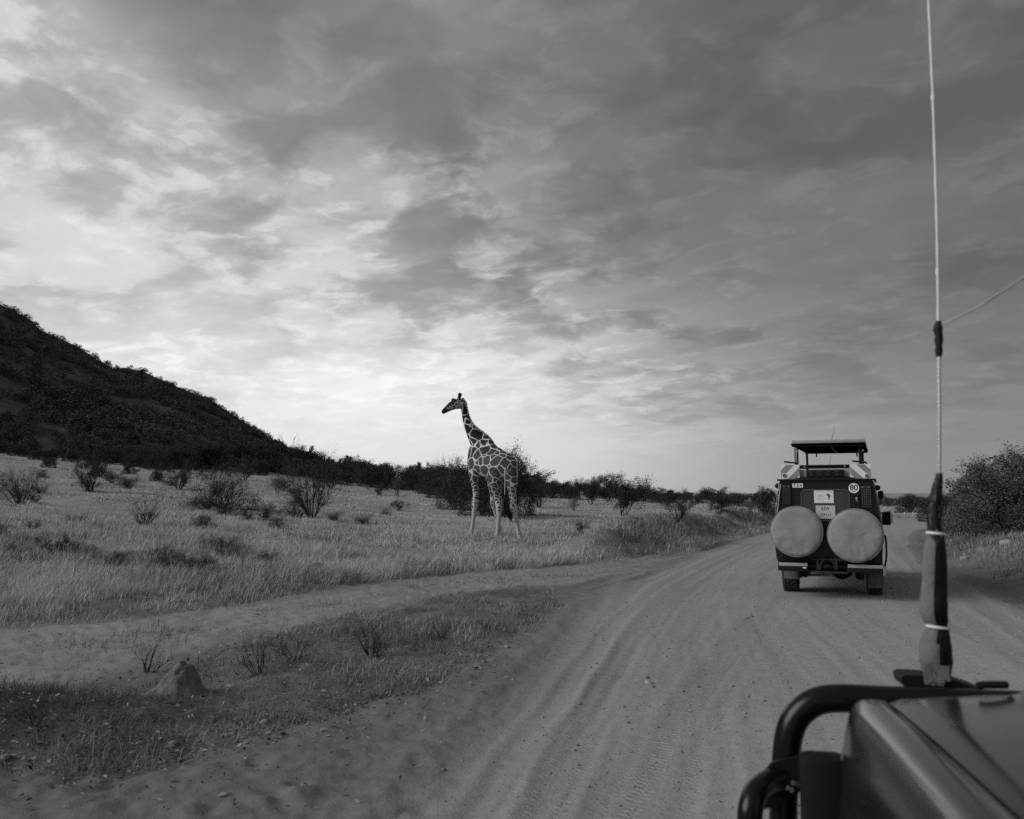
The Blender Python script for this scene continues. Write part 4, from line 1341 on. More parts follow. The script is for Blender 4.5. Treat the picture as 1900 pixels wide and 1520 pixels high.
LEGS = {
    'fl': [g4(475, 640, 0.72, 0.20), g4(458, 760, 0.68, 0.205), g4(452, 850, 0.68, 0.155), g4(460, 930, 0.70, 0.105), g4(462, 1000, 0.73, 0.083), g4(458, 1060, 0.75, 0.082), g4(452, 1110, 0.76, 0.068), g4(446, 1200, 0.78, 0.052), g4(434, 1290, 0.80, 0.052), g4(424, 1330, 0.80, 0.062), g4(414, 1362, 0.79, 0.072)],
    'fr': [g4(570, 680, 1.05, 0.20), g4(575, 780, 1.10, 0.19), g4(590, 880, 1.12, 0.13), g4(610, 990, 1.14, 0.088), g4(617, 1075, 1.14, 0.085), g4(632, 1130, 1.15, 0.068), g4(650, 1220, 1.16, 0.052), g4(668, 1300, 1.16, 0.052), g4(676, 1340, 1.15, 0.062), g4(678, 1366, 1.14, 0.070)],
    'hl': [g4(655, 740, 0.20, 0.28), g4(640, 830, 0.18, 0.275), g4(638, 900, 0.20, 0.215), g4(643, 970, 0.24, 0.145), g4(655, 1040, 0.28, 0.102), g4(664, 1085, 0.30, 0.100), g4(664, 1130, 0.31, 0.078), g4(660, 1200, 0.33, 0.056), g4(655, 1290, 0.34, 0.056), g4(651, 1335, 0.34, 0.066), g4(648, 1370, 0.33, 0.074)],
    'hr': [g4(745, 740, 0.05, 0.24), g4(763, 830, -0.02, 0.215), g4(772, 900, -0.06, 0.165), g4(776, 970, -0.08, 0.115), g4(782, 1040, -0.10, 0.088), g4(790, 1100, -0.12, 0.080), g4(802, 1170, -0.14, 0.056), g4(818, 1260, -0.16, 0.048), g4(833, 1335, -0.18, 0.054), g4(840, 1362, -0.19, 0.064), g4(848, 1388, -0.20, 0.070)],
}
SPINE = [g4(505, 690, 0.86, 0.40), g4(545, 720, 0.70, 0.425), g4(585, 745, 0.52, 0.41), g4(640, 755, 0.33, 0.41), g4(700, 755, 0.14, 0.38), g4(730, 770, 0.06, 0.32)]
RUMP = [g4(640, 700, 0.40, 0.27), g4(688, 705, 0.22, 0.27), g4(727, 740, 0.06, 0.25), g4(742, 800, 0.0, 0.22)]
CHEST = [g4(490, 640, 0.86, 0.33), g4(468, 720, 0.84, 0.28), g4(470, 790, 0.82, 0.22)]
NECK = [g4(358, 215, 0.94, 0.085), g4(359, 260, 0.94, 0.088), g4(368, 310, 0.94, 0.100), g4(385, 370, 0.94, 0.122), g4(414, 430, 0.93, 0.165), g4(446, 485, 0.92, 0.215), g4(486, 545, 0.90, 0.275), g4(520, 610, 0.86, 0.335), g4(545, 670, 0.78, 0.38)]
WITHER = [g4(492, 486, 0.91, 0.13), g4(534, 518, 0.84, 0.152), g4(562, 550, 0.74, 0.16), g4(600, 612, 0.58, 0.17), g4(655, 660, 0.42, 0.20)]
HEAD = [g4(345, 220, 0.94, 0.130), g4(318, 222, 0.94, 0.152), g4(285, 226, 0.94, 0.152), g4(252, 240, 0.94, 0.132), g4(224, 259, 0.94, 0.106), g4(200, 276, 0.94, 0.086), g4(185, 288, 0.94, 0.074)]
HORN_L = [g4(312, 185, 0.88, 0.050), g4(316, 160, 0.86, 0.046), g4(320, 138, 0.85, 0.055)]
HORN_R = [g4(318, 185, 1.00, 0.050), g4(322, 160, 1.01, 0.046), g4(327, 140, 1.02, 0.055)]
BOSS = [g4(275, 190, 0.94, 0.06), g4(262, 184, 0.94, 0.045)]
BROW_L = [g4(292, 205, 0.85, 0.045), g4(268, 214, 0.86, 0.040)]
gg = Geo()
for k_ in LEGS:
    LEGS[k_] = [(q[0], q[1], q[2], q[3] * float(np.interp(q[2], [0.3, 1.2, 1.7], [1.22, 1.14, 1.02]))) for q in LEGS[k_]]
for ch in list(LEGS.values()) + [SPINE, RUMP, CHEST, NECK, WITHER, HEAD, HORN_L, HORN_R, BOSS, BROW_L]:
    c_, r_c = chain(ch)
    gg.tube(c_, r_c, 18)
me = bpy.data.meshes.new('giraffe_raw')
me.from_pydata(gg.arrays().tolist(), [], gg.f)
tmp = bpy.data.objects.new('giraffe_raw', me)
C.objects.link(tmp)
md = tmp.modifiers.new('r', 'REMESH'); md.mode = 'VOXEL'; md.voxel_size = 0.016
ms = tmp.modifiers.new('s', 'SMOOTH'); ms.factor = 0.5; ms.iterations = 7
bpy.context.view_layer.update()
dg = bpy.context.evaluated_depsgraph_get()
gme = bpy.data.meshes.new_from_object(tmp.evaluated_get(dg))
bpy.data.objects.remove(tmp)
gme.name = 'body'
n = len(gme.vertices)
co = np.zeros(n * 3, dtype=np.float32); gme.vertices.foreach_get('co', co); co = co.reshape(-1, 3).astype(float)
nor = np.zeros(n * 3, dtype=np.float32); gme.vertices.foreach_get('normal', nor); nor = nor.reshape(-1, 3)


def near_chain(pts, ch):
    p = np.array(smooth4([q[:4] for q in ch], 6))
    dmin = np.full(len(pts), 1e9); idx = np.zeros(len(pts), int)
    for i in range(len(p)):
        d_ = np.linalg.norm(pts - p[i, :3], axis=1) - p[i, 3]
        k_ = d_ < dmin
        dmin[k_] = d_[k_]; idx[k_] = i
    return dmin, idx, p


groups = {'body': [SPINE, RUMP, CHEST, WITHER], 'neck': [NECK], 'head': [HEAD, HORN_L, HORN_R, BOSS, BROW_L]}
dist = {k_: np.min([near_chain(co, ch)[0] for ch in chs], axis=0) for k_, chs in groups.items()}
for k_ in LEGS:
    dist[k_] = near_chain(co, LEGS[k_])[0]
names = list(dist)
which = np.argmin(np.stack([dist[k_] for k_ in names]), axis=0)
B0 = 3.7
coat = co * B0
pale = np.zeros(n); dark = np.zeros(n); ptone = np.full(n, 0.075)
for k_, ch in LEGS.items():
    sel = which == names.index(k_)
    p = np.array(smooth4([q[:4] for q in ch], 6))
    z0 = 1.95 if k_[0] == 'h' else 1.9
    zz = co[:, 2]
    o_i = np.argsort(p[:, 2])
    ax = np.interp(zz, p[o_i, 2], p[o_i, 0]); ay = np.interp(zz, p[o_i, 2], p[o_i, 1])
    ax0 = np.interp(z0, p[o_i, 2], p[o_i, 0]); ay0 = np.interp(z0, p[o_i, 2], p[o_i, 1])
    zs = np.linspace(0, z0, 200)
    sc_ = B0 * (1 + 3.2 * (1 - zs / z0) ** 0.8)
    cum = np.concatenate([[0], np.cumsum((sc_[1:] + sc_[:-1]) / 2 * (zs[1] - zs[0]))])
    low = sel & (zz < z0)
    s_z = np.interp(zz, zs, sc_); c_z = np.interp(zz, zs, cum)
    coat[low, 0] = (B0 * ax0 + s_z * (co[:, 0] - ax) * 0.8)[low]
    coat[low, 1] = (B0 * ay0 + s_z * (co[:, 1] - ay) * 0.8)[low]
    coat[low, 2] = (B0 * z0 - (cum[-1] - c_z))[low]
    pale[sel] = np.clip((1.55 - zz[sel]) / 1.0, 0, 1) ** 1.5
hd = which == names.index('head')
hc = np.array(gz(345, 240, 0.94))
coat[hd] = hc * B0 + (co[hd] - hc) * 13.0
pale[hd] = 0.20
muz = np.array(gz(183, 290, 0.94)); axis = np.array(gz(318, 226, 0.94)) - muz
L_ax = np.linalg.norm(axis); axis /= L_ax
tproj = (co - muz) @ axis
dark[hd] = np.clip(1 - (tproj[hd] - 0.10) / 0.10, 0, 1)
# dark bridge of the nose and dark horn tips
side_up = np.array([-axis[2], 0, axis[0]]); side_up *= np.sign(side_up[2])
lat = (co - muz) @ side_up - np.interp(tproj, [0, L_ax], [0.045, 0.10])
dark[hd] = np.maximum(dark[hd], np.clip((lat[hd] + 0.03) / 0.05, 0, 1) * (co[hd, 0] < gz(290, 0)[0]))
dark = np.maximum(dark, np.clip((co[:, 2] - gz(0, 172)[2]) / 0.04, 0, 1) * (co[:, 0] > gz(295, 0)[0]) * hd)
nk = which == names.index('neck')
ptone = np.interp(co[:, 2], [2.2, 2.75, 3.2], [0.085, 0.050, 0.018])
ptone = np.where(hd, 0.03, ptone)
coat[nk] = co[nk] * B0
belly = np.clip((-nor[:, 2] - 0.55) / 0.3, 0, 1) * ((which == 0)) * (co[:, 2] < 2.2)
pale = np.maximum(pale, belly)
hoof = np.clip((0.10 - co[:, 2]) / 0.03, 0, 1)
dark = np.maximum(dark, hoof)
for nm, a in [('coat', coat), ('pale', pale), ('dark', dark), ('ptone', ptone)]:
    a = np.asarray(a, dtype=np.float32)
    if a.ndim == 1:
        gme.attributes.new(nm, 'FLOAT', 'POINT').data.foreach_set('value', a)
    else:
        gme.attributes.new(nm, 'FLOAT_VECTOR', 'POINT').data.foreach_set('vector', a.ravel())
gme.polygons.foreach_set('use_smooth', np.ones(len(gme.polygons), dtype=bool))

mgf = bpy.data.materials.new('reticulated coat')
mgf.use_nodes = True
t = NT(mgf.node_tree); t.n.clear()
out = t.node('ShaderNodeOutputMaterial'); pb = t.node('ShaderNodeBsdfPrincipled')
t.l.new(pb.outputs[0], out.inputs[0])
pb.inputs['Roughness'].default_value = 0.75
pb.inputs['Specular IOR Level'].default_value = 0.15
cv = t.node('ShaderNodeAttribute', attribute_name='coat').outputs['Vector']
nzv = t.node('ShaderNodeTexNoise'); t.l.new(cv, nzv.inputs['Vector']); nzv.inputs['Scale'].default_value = 1.1; nzv.inputs['Detail'].default_value = 1
wv2 = t.vmath('ADD', cv, t.vmath('SCALE', t.vmath('SUBTRACT', nzv.outputs['Color'], (0.5, 0.5, 0.5)), 0.22))
vo = t.node('ShaderNodeTexVoronoi', feature='DISTANCE_TO_EDGE'); t.l.new(wv2, vo.inputs['Vector']); vo.inputs['Scale'].default_value = 1.0
vo.inputs['Randomness'].default_value = 0.85
pa = t.node('ShaderNodeAttribute', attribute_name='pale').outputs['Fac']
da = t.node('ShaderNodeAttribute', attribute_name='dark').outputs['Fac']
pt = t.node('ShaderNodeAttribute', attribute_name='ptone').outputs['Fac']
thr = t.math('ADD', 0.033, t.math('MULTIPLY', pa, 0.25))
edge = t.math('SUBTRACT', vo.outputs['Distance'], thr)
patch = t.ramp(edge, -0.008, 0.022)
fine = t.noise(cv, 2.2, 4, 0.6)
pcol = t.math('MULTIPLY', pt, t.ramp(fine, 0.3, 0.7, 0.7, 1.35, smooth=False))
pcol = t.math('MULTIPLY', pcol, t.math('ADD', 1.0, t.math('MULTIPLY', pa, 0.9)))
wcol = t.ramp(fine, 0.25, 0.75, 0.66, 0.82, smooth=False)
wcol = t.math('MULTIPLY', wcol, t.math('SUBTRACT', 1.0, t.math('MULTIPLY', pa, 0.42)))
col = t.math('ADD', t.math('MULTIPLY', patch, pcol), t.math('MULTIPLY', t.math('SUBTRACT', 1.0, patch), wcol))
col = t.math('ADD', t.math('MULTIPLY', col, t.math('SUBTRACT', 1.0, da)), t.math('MULTIPLY', da, 0.016))
t.l.new(t.grey(col), pb.inputs['Base Color'])
M_HAIR = mat('dark hair', 0.012, 0.8, noise=0.4, nscale=40)
M_EYE = mat('dark eye', 0.01, 0.08, spec=0.6)

gx, gy, gz0 = hit(927, 1002)
GD = gy * math.cos(PITCH)
gir = empty('giraffe', (gx + 0.0, gy, gz0 - 0.05), 0, 'tall reticulated giraffe standing in the dry grass with its head turned to the left', 'giraffe')
gir.scale = (GD * 64 / FPX * 1.0,) * 3
link_mesh('body', gme, mgf, gir)
# mane: a low brush of short hair along the nape
g = Geo()
mp = [gz(362, 190, 0.95), gz(376, 225, 0.95), gz(386, 270, 0.95), gz(396, 310, 0.95), gz(410, 350, 0.94), gz(434, 393, 0.93), gz(470, 428, 0.92), gz(508, 458, 0.89), gz(540, 480, 0.85)]
mp = np.array(smooth_line([q for q in mp], 8)) if False else np.array(smooth4([(q[0], q[1], q[2], 0) for q in mp], 8))[:, :3]
mrng = np.random.RandomState(4)
g.tube(mp + [[-0.02, 0, -0.01]], np.interp(np.linspace(0, 1, len(mp)), [0, .1, .85, 1], [0.012, 0.024, 0.024, 0.01]), 8)
for q in mp:
    for _ in range(9):
        b_ = q + mrng.normal(size=3) * [0.012, 0.012, 0.02]
        e_ = b_ + np.array([0.022, 0, 0.016]) * mrng.uniform(0.5, 1.1) + mrng.normal(size=3) * 0.008
        g.tube([b_, e_], [0.006, 0.002], 3)
g.build('mane', M_HAIR, gir, 60)
# tail: pale stem and long black tuft
g = Geo()
tp = np.array(smooth4([g4(722, 735, -0.14, 0.035), g4(716, 790, -0.25, 0.030), g4(713, 860, -0.27, 0.022), g4(712, 940, -0.27, 0.017), g4(712, 1004, -0.27, 0.016)], 6))
g.tube(tp[:, :3], tp[:, 3], 8)
tail = g.build('tail', mat('pale tail hide', 0.40, 0.8, noise=0.3, nscale=20), gir, 60)
g = Geo()
for i in range(70):
    a = mrng.uniform(-1, 1)
    p0 = np.array(gz(712 + mrng.uniform(-4, 4), 996 + mrng.uniform(0, 30), -0.27 + mrng.uniform(-.02, .02)))
    p1 = np.array(gz(716 + a * 17, 1080 + mrng.uniform(-20, 20), -0.27 + mrng.uniform(-.05, .05)))
    p2 = np.array(gz(740 + a * 12, 1150 + mrng.uniform(-20, 30), -0.27 + mrng.uniform(-.06, .06)))
    p3 = np.array(gz(768 + a * 8, 1200 + mrng.uniform(-30, 35), -0.27 + mrng.uniform(-.07, .07)))
    pp = np.array(smooth4([(*p0, 0.010), (*p1, 0.016), (*p2, 0.012), (*p3, 0.003)], 3))
    g.tube(pp[:, :3], pp[:, 3], 4)
tf = g.build('tail_tuft', M_HAIR, tail, 60)
for nm, yy, rr_ in [('ear', 0.80, -1), ('ear', 1.10, 1)]:
    g = Geo()
    p0 = np.array(gz(338, 195, 0.94 + 0.09 * rr_)); p1 = np.array(gz(356, 172, 0.94 + 0.22 * rr_))
    pp = np.array([p0 + (p1 - p0) * k for k in (0, .3, .65, 1)])
    g.tube(pp, [0.022, 0.05, 0.042, 0.008], 8)
    g.build('ear', mat('ear hide', 0.10, 0.8, noise=0.5, nscale=20), gir, 60)
for yy in (-0.128, 0.128):
    bm_v, bm_f = blob_mesh(mrng, 0.034, 0.022, 0.03, 2, 0)
    bm_v = bm_v + np.array(gz(272, 204, 0.94 + yy))
    Geo().add(bm_v, bm_f).build('eye', M_EYE, gir, 60)

# ------------------------------------------------------------------ safari vehicle ahead
def vx(zx): return (zx - 662) / 535.0
def vz(zy): return 1.65 + (586 - zy) / 504.0


VH = 23.0
vroot = empty('safari_vehicle', (VEH[0], VEH[1], 0.0), -R(VH), 'dark safari vehicle with raised roof hatch and two covered spare wheels driving away', 'safari vehicle')
vroot.location.z = hz(5.35, 14.65) - 0.02
# body: cross sections along its length (x half width, z)
sect = [(0.735, 0.50), (0.785, 0.62), (0.812, 0.95), (0.815, 1.10), (0.785, 1.35), (0.735, 1.70), (0.715, 1.84), (0.66, 1.90), (0.35, 1.93)]
ring = [(-x_, z_) for x_, z_ in sect] + [(x_, z_) for x_, z_ in sect[::-1]]
ring = np.array(ring)
g = Geo()
rings = []
for (yy, sx_, zt) in [(0.0, 0.985, -0.01), (0.03, 1.0, 0.0), (3.05, 1.0, 0.0), (3.35, 0.97, -0.12)]:
    rr_ = ring.copy(); rr_[:, 0] *= sx_
    rr_[:, 1] = np.where(rr_[:, 1] > 1.0, rr_[:, 1] + zt, rr_[:, 1])
    rings.append(np.stack([rr_[:, 0], np.full(len(rr_), yy), rr_[:, 1]], 1))
g.loft(rings)
body = g.build('body', M_PAINT, vroot, 40)
g = Geo().box((0, 4.05, 0.86), (1.42, 1.50, 0.50), 0.08)
g.build('bonnet', M_PAINT, vroot)
for s_ in (-1, 1):
    Geo().box((s_ * 0.755, 4.05, 0.86), (0.12, 1.4, 0.36), 0.04).build('wing', M_PAINT, vroot)
Geo().box((0, 3.40, 1.50), (1.34, 0.02, 0.52), 0.05, Matrix.Rotation(R(-14), 3, 'X')).build('windscreen', M_GLASS, vroot)
for s_ in (-1, 1):
    for (y0, y1) in [(0.25, 1.2), (1.3, 2.2), (2.35, 3.05)]:
        g = Geo(); n_ = []
        for (yy, zz) in [(y0, 1.22), (y1, 1.22), (y1, 1.68), (y0, 1.68)]:
            xx = np.interp(zz, [1.10, 1.35, 1.70], [0.815, 0.785, 0.735]) + 0.004
            n_.append((s_ * xx, yy, zz))
        n2 = [(a - s_ * 0.02, b_, c_) for a, b_, c_ in n_]
        g.loft([n_, n2])
        g.build('side_window', M_GLASS, vroot)
# drip rail round the roof and bright trim down the left corner
Geo().box((0, -0.015, vz(470)), (1.45, 0.05, 0.028), 0.01).build('roof_gutter', M_BLACK, vroot)
for s_ in (-1, 1):
    Geo().box((s_ * 0.725, 1.6, vz(470)), (0.035, 3.2, 0.028), 0.01).build('roof_gutter', M_BLACK, vroot)
Geo().tube([(vx(298), -0.03, vz(505)), (vx(283), -0.03, vz(600)), (vx(262), -0.03, vz(740))], 0.008, 6).build('corner_trim', M_STEEL, vroot)
Geo().tube([(vx(282), 0.02, vz(500)), (vx(246), 0.02, vz(745))], 0.006, 6).build('corner_trim', M_STEEL, vroot)
# rear door with window
def rrect(x0, x1, z0, z1, r_, n_=6):
    pts = []
    for (cx, cz, a0) in [(x1 - r_, z1 - r_, 0), (x0 + r_, z1 - r_, 90), (x0 + r_, z0 + r_, 180), (x1 - r_, z0 + r_, 270)]:
        for k_ in range(n_ + 1):
            a = R(a0 + 90 * k_ / n_)
            pts.append((cx + r_ * math.cos(a), cz + r_ * math.sin(a)))
    return pts


door = Geo().prism(rrect(vx(410), vx(928), vz(1085), vz(505), 0.06), -0.018, 0.0).build('rear_door', M_PAINT, vroot)
wo_ = np.array(rrect(vx(458), vx(852), vz(800), vz(545), 0.09)); wi_ = np.array(rrect(vx(458) + .02, vx(852) - .02, vz(800) + .02, vz(545) - .02, 0.075))
g = Geo()
lay = lambda p, y_: np.stack([p[:, 0], np.full(len(p), y_), p[:, 1]], 1)
g.loft([lay(wo_, -0.018), lay(wo_, -0.034), lay(wi_, -0.034), lay(wi_, -0.020)], cap=False)
g.build('window_rubber', mat('grey rubber', 0.075, 0.6), door, 30)
Geo().prism(wi_, -0.0245, -0.0205).build('rear_window', M_GLASS, door, 0)
Geo().box((vx(905), -0.03, vz(625)), (0.03, 0.03, 0.07), 0.01).build('door_handle', M_STEEL, door)
for zz in (600, 665):
    Geo().box((vx(920), -0.026, vz(zz)), (0.05, 0.025, 0.045), 0.008).build('hinge', M_BLACK, door)
# lamp guards
for (x0, x1, z0, z1) in [(312, 376, 668, 512), (940, 1018, 690, 520)]:
    cx, cz, w_, h_ = (vx(x0) + vx(x1)) / 2, (vz(z0) + vz(z1)) / 2, vx(x1) - vx(x0), vz(z1) - vz(z0)
    lamp = Geo().box((cx, -0.012, cz), (w_, 0.03, h_), 0.012).build('tail_lamp', M_LENS, vroot)
    g = Geo()
    for i in range(6):
        g.box((cx - w_ / 2 + w_ * i / 5, -0.034, cz), (0.006, 0.006, h_), 0)
    for i in range(10):
        g.box((cx, -0.035, cz - h_ / 2 + h_ * i / 9), (w_, 0.005, 0.006), 0)
    g.build('lamp_guard', M_BLACK, lamp, 0)
    for s_ in (-0.3, 0.3):
        Geo().disc((cx + s_ * w_, -0.039, cz + h_ * 0.44), 0.011, n=10).build('screw', M_STEEL, lamp, 0)
# plates and stickers
def plate(name, x0, x1, z0, z1, m, y_=-0.024, parent=vroot):
    return Geo().box(((vx(x0) + vx(x1)) / 2, y_, (vz(z0) + vz(z1)) / 2), (vx(x1) - vx(x0), 0.005, vz(z1) - vz(z0)), 0.001).build(name, m, parent, 0)


p1 = plate('letter_plate', 394, 480, 533, 498, M_WHITE)
text_part('lettering', 'T.S.V', vx(437), vz(515), -0.0275, 0.072, M_INK, p1, vx(473) - vx(401))
p2 = Geo().disc((vx(885), -0.026, vz(538)), 0.078, n=32).build('speed_plate', M_WHITE, vroot, 0)
text_part('lettering', '80', vx(885), vz(534), -0.0270, 0.115, M_INK, p2, vx(916) - vx(854))
text_part('lettering', 'km/h', vx(885), vz(562), -0.0270, 0.025, M_INK, p2, 0.045)
p3 = plate('company_card', 568, 724, 656, 555, M_WHITE, -0.029)
afr = [(-.42, .34), (-.30, .44), (-.10, .50), (.04, .46), (.06, .38), (.22, .38), (.30, .36), (.36, .20), (.42, .06), (.58, .10), (.50, -.04), (.38, -.16), (.34, -.28), (.36, -.40), (.26, -.52), (.24, -.62), (.10, -.80), (.0, -.84), (-.06, -.70), (-.10, -.50), (-.06, -.34), (-.12, -.18), (-.14, -.06), (-.24, -.02), (-.40, .0), (-.52, .12), (-.50, .24)]
ac = (vx(683), vz(605))
g = Geo().prism([(ac[0] + a * 0.062, ac[1] + (b_ + 0.16) * 0.078) for a, b_ in afr], -0.0335, -0.0318)
g.build('africa_emblem', M_GREYINK, p3, 0)
text_part('lettering', 'C M C', vx(620), vz(600), -0.0318, 0.030, M_GREYINK, p3, 0.095)
for (zc, wd, cx) in [(566, 0.24, 646), (618, 0.15, 628), (630, 0.09, 622), (646, 0.19, 652)]:
    Geo().box((vx(cx), -0.0322, vz(zc)), (wd, 0.001, 0.005), 0).build('small_print', mat('faint grey ink', 0.42, 0.6), p3, 0)
p4 = plate('number_plate', 578, 733, 780, 675, mat('pale number plate', 0.55, 0.5, noise=0.08), -0.034)
text_part('lettering', 'KDY', vx(655), vz(703), -0.0372, 0.072, M_INK, p4, 0.118)
text_part('lettering', '291U', vx(656), vz(748), -0.0372, 0.060, mat('worn grey ink', 0.10, 0.6), p4, 0.15)
# raised hatch box with marker boards
hatch = Geo().box((0.0, 1.5, (vz(470) + vz(390)) / 2 + 0.005), (1.30, 2.85, vz(390) - vz(470)), 0.02).build('hatch_surround', M_CREAM, vroot)
Geo().box((0, 0.10, vz(365)), (1.30, 0.08, 0.062), 0.012).build('hatch_bar', M_BLACK, vroot)
for zz in (357, 372):
    Geo().tube([(vx(492), 0.045, vz(zz)), (vx(832), 0.045, vz(zz))], 0.010, 8).build('hatch_rail', M_BLACK, vroot)
bx_ = Geo().box((vx(660), 0.04, vz(421)), (vx(812) - vx(510), 0.10, 0.125), 0.012).build('vent_box', M_BLACK, vroot)
for i in range(4):
    for k_ in (408, 431):
        Geo().box((vx(556 + i * 67), -0.022, vz(k_)), (0.055, 0.008, 0.016), 0.004).build('vent', mat('grey vent', 0.05, 0.5), bx_, 0)
for xx in (497, 818):
    Geo().disc((vx(xx), 0.035, vz(364)), 0.014, n=12).build('bolt', M_STEEL, vroot, 0)
for (x0, x1, flip) in [(301, 456, 1), (860, 1022, -1)]:
    cx = (vx(x0) + vx(x1)) / 2; w_ = vx(x1) - vx(x0); z0, z1 = vz(466), vz(348); h_ = z1 - z0
    bd = Geo().box((cx, 0.012, (z0 + z1) / 2), (w_, 0.02, h_), 0.003).build('marker_board', M_WHITE, vroot, 0)
    def clip(poly):
        out_ = poly
        for (ax_, sgn, lim) in [(0, 1, cx + w_ / 2 - .004), (0, -1, -(cx - w_ / 2 + .004)), (1, 1, z1 - .004), (1, -1, -(z0 + .004))]:
            res = []
            for i in range(len(out_)):
                a, b_ = out_[i], out_[(i + 1) % len(out_)]
                da_, db_ = a[ax_] * sgn - lim, b_[ax_] * sgn - lim
                if da_ <= 0: res.append(a)
                if da_ * db_ < 0:
                    k_ = da_ / (da_ - db_)
                    res.append((a[0] + (b_[0] - a[0]) * k_, a[1] + (b_[1] - a[1]) * k_))
            out_ = res
            if not out_: break
        return out_
    for off in (-0.135, 0.105):
        q = [(-0.6, -0.6 * flip + off), (0.6, 0.6 * flip + off), (0.6, 0.6 * flip + off + 0.118), (-0.6, -0.6 * flip + off + 0.118)]
        q = clip([(cx + a, (z0 + z1) / 2 - 0.05 + b_) for a, b_ in q])
        if len(q) > 2:
            Geo().prism(q, -0.002, 0.001).build('stripe', M_STRIPE, bd, 0)
    lx_ = vx(331) if flip > 0 else vx(991)
    Geo().disc((lx_, -0.008, vz(434 if flip > 0 else 442)), 0.040, n=24, th=0.01).build('reflector_rim', M_WHITE, bd, 0)
    Geo().disc((lx_, -0.012, vz(434 if flip > 0 else 442)), 0.030, n=24, th=0.01).build('reflector', M_LENS, bd, 0)
# grab rails on top
for (x0, x1) in [(332, 432), (886, 994)]:
    Geo().tube(np.array(smooth4([(vx(x0), 0.05, vz(322), 0), (vx(x0 + 25), 0.3, vz(322), 0), (vx((x0 + x1) / 2), 0.32, vz(325), 0), (vx(x1 - 15), 0.28, vz(330), 0), (vx(x1), 0.1, vz(352), 0)], 4))[:, :3], 0.014, 8).build('grab_rail', M_BLACK, vroot, 60)
# raised roof panel on posts
RZ = vz(184)
roof = Geo().box((0.045, 1.62, RZ + 0.012), (1.14, 2.85, 0.022), 0.006).build('roof_hatch', mat('matt black lining', 0.003, 0.95, spec=0.0), vroot)
Geo().box((0.045, 1.62, RZ + 0.052), (1.12, 2.83, 0.056), 0.018).build('roof_top', M_CREAM, roof)
for yy in (0.25, 3.0):
    Geo().box((0.045, yy, RZ - 0.012), (1.12, 0.03, 0.026), 0.004).build('roof_rib', M_BLACK, roof)
Geo().box((0.07, 1.6, RZ - 0.012), (0.03, 2.7, 0.024), 0.004).build('roof_rib', M_BLACK, roof)
for xx in (-0.30, 0.42):
    Geo().box((xx, 2.9, RZ - 0.06), (0.025, 0.025, 0.07), 0.004).build('catch', M_BLACK, roof)
for (xx, yy, r_) in [(-0.44, 0.35, 0.017), (-0.47, 2.85, 0.022), (0.52, 0.35, 0.022), (0.52, 2.85, 0.020), (-0.465, 0.22, 0.010)]:
    Geo().tube([(xx, yy, 1.95), (xx, yy, RZ)], r_, 8).build('post', M_BLACK, vroot)
for (xx, zz) in [(vx(432), 235), (vx(966), 237)]:
    Geo().box((xx, 0.20, vz(zz)), (0.02, 0.02, 0.03), 0.005).build('post_cap', M_STEEL, vroot)
Geo().tube([(0.02, 1.7, RZ + 0.08), (0.10, 1.7, RZ + 0.42)], [0.005, 0.002], 6).build('aerial', M_INK, vroot)
Geo().tube([(-0.13, 3.2, 1.92), (-0.05, 3.2, 2.40)], [0.005, 0.003], 6).build('aerial', M_INK, vroot)
# covered spare wheels
for (cx, cz, rr_, sd_) in [(vx(427), vz(880), 0.398, 0), (vx(887), vz(903), 0.410, 5)]:
    prof = [(0.0, -0.335), (0.12, -0.337), (0.25, -0.338), (0.36, -0.338), (0.46, -0.337), (0.54, -0.336), (0.62, -0.335), (0.69, -0.333), (0.76, -0.330), (0.82, -0.326), (0.87, -0.321), (0.92, -0.311), (0.955, -0.298), (0.99, -0.27), (1.0, -0.22), (1.0, -0.10), (0.97, -0.06), (0.8, -0.05)]
    na = 72
    A_ = np.linspace(0, 2 * np.pi, na, endpoint=False)
    rings = []
    for (pr_, py_) in prof:
        pr_ = max(pr_, 0.004)
        qx, qz = pr_ * np.cos(A_), pr_ * np.sin(A_)
        low = np.clip(-qz - 0.25, 0, 1)
        dy = (fbm(qx * 1.6 + sd_ + 9, qz * 1.6 + 9, 2, 7 + sd_) - 0.5) * 0.035 * min(1.0, pr_ * 4)
        fold = np.abs(fbm(qx * 6 + qz * 1.5 + sd_ + 9, qz * 1.6 + 9, 2, 17) - 0.5) * 2
        dy = dy + (fold - 0.4) * 0.05 * low * (pr_ < 0.97)
        fold2 = np.abs(fbm(qx * 2 + 19 + sd_, qz * 7 - qx * 2 + 9, 2, 37) - 0.5) * 2
        dy = dy + (fold2 - 0.4) * 0.010 * (pr_ > 0.2) * (pr_ < 0.97)
        dr_ = 1 + (fbm(A_ * 2.5 + sd_, A_ * 0, 2, 27) - 0.5) * 0.02
        rings.append(np.stack([cx + rr_ * pr_ * dr_ * np.cos(A_), py_ + dy, cz + rr_ * pr_ * dr_ * np.sin(A_)], 1))
    cov = Geo().loft(rings).build('spare_wheel_cover', M_CANVAS, vroot, 60)
    a2 = np.append(A_, A_[0])
    Geo().tube(np.stack([cx + rr_ * 0.985 * np.cos(a2), np.full(na + 1, -0.288), cz + rr_ * 0.985 * np.sin(a2)], 1), 0.007, 6, cap=False).build('seam', mat('canvas seam', 0.28, 0.9), cov, 60)
    Geo().box((cx, -0.02, cz), (0.30, 0.09, 0.30), 0.02).build('wheel_carrier', M_BLACK, vroot)
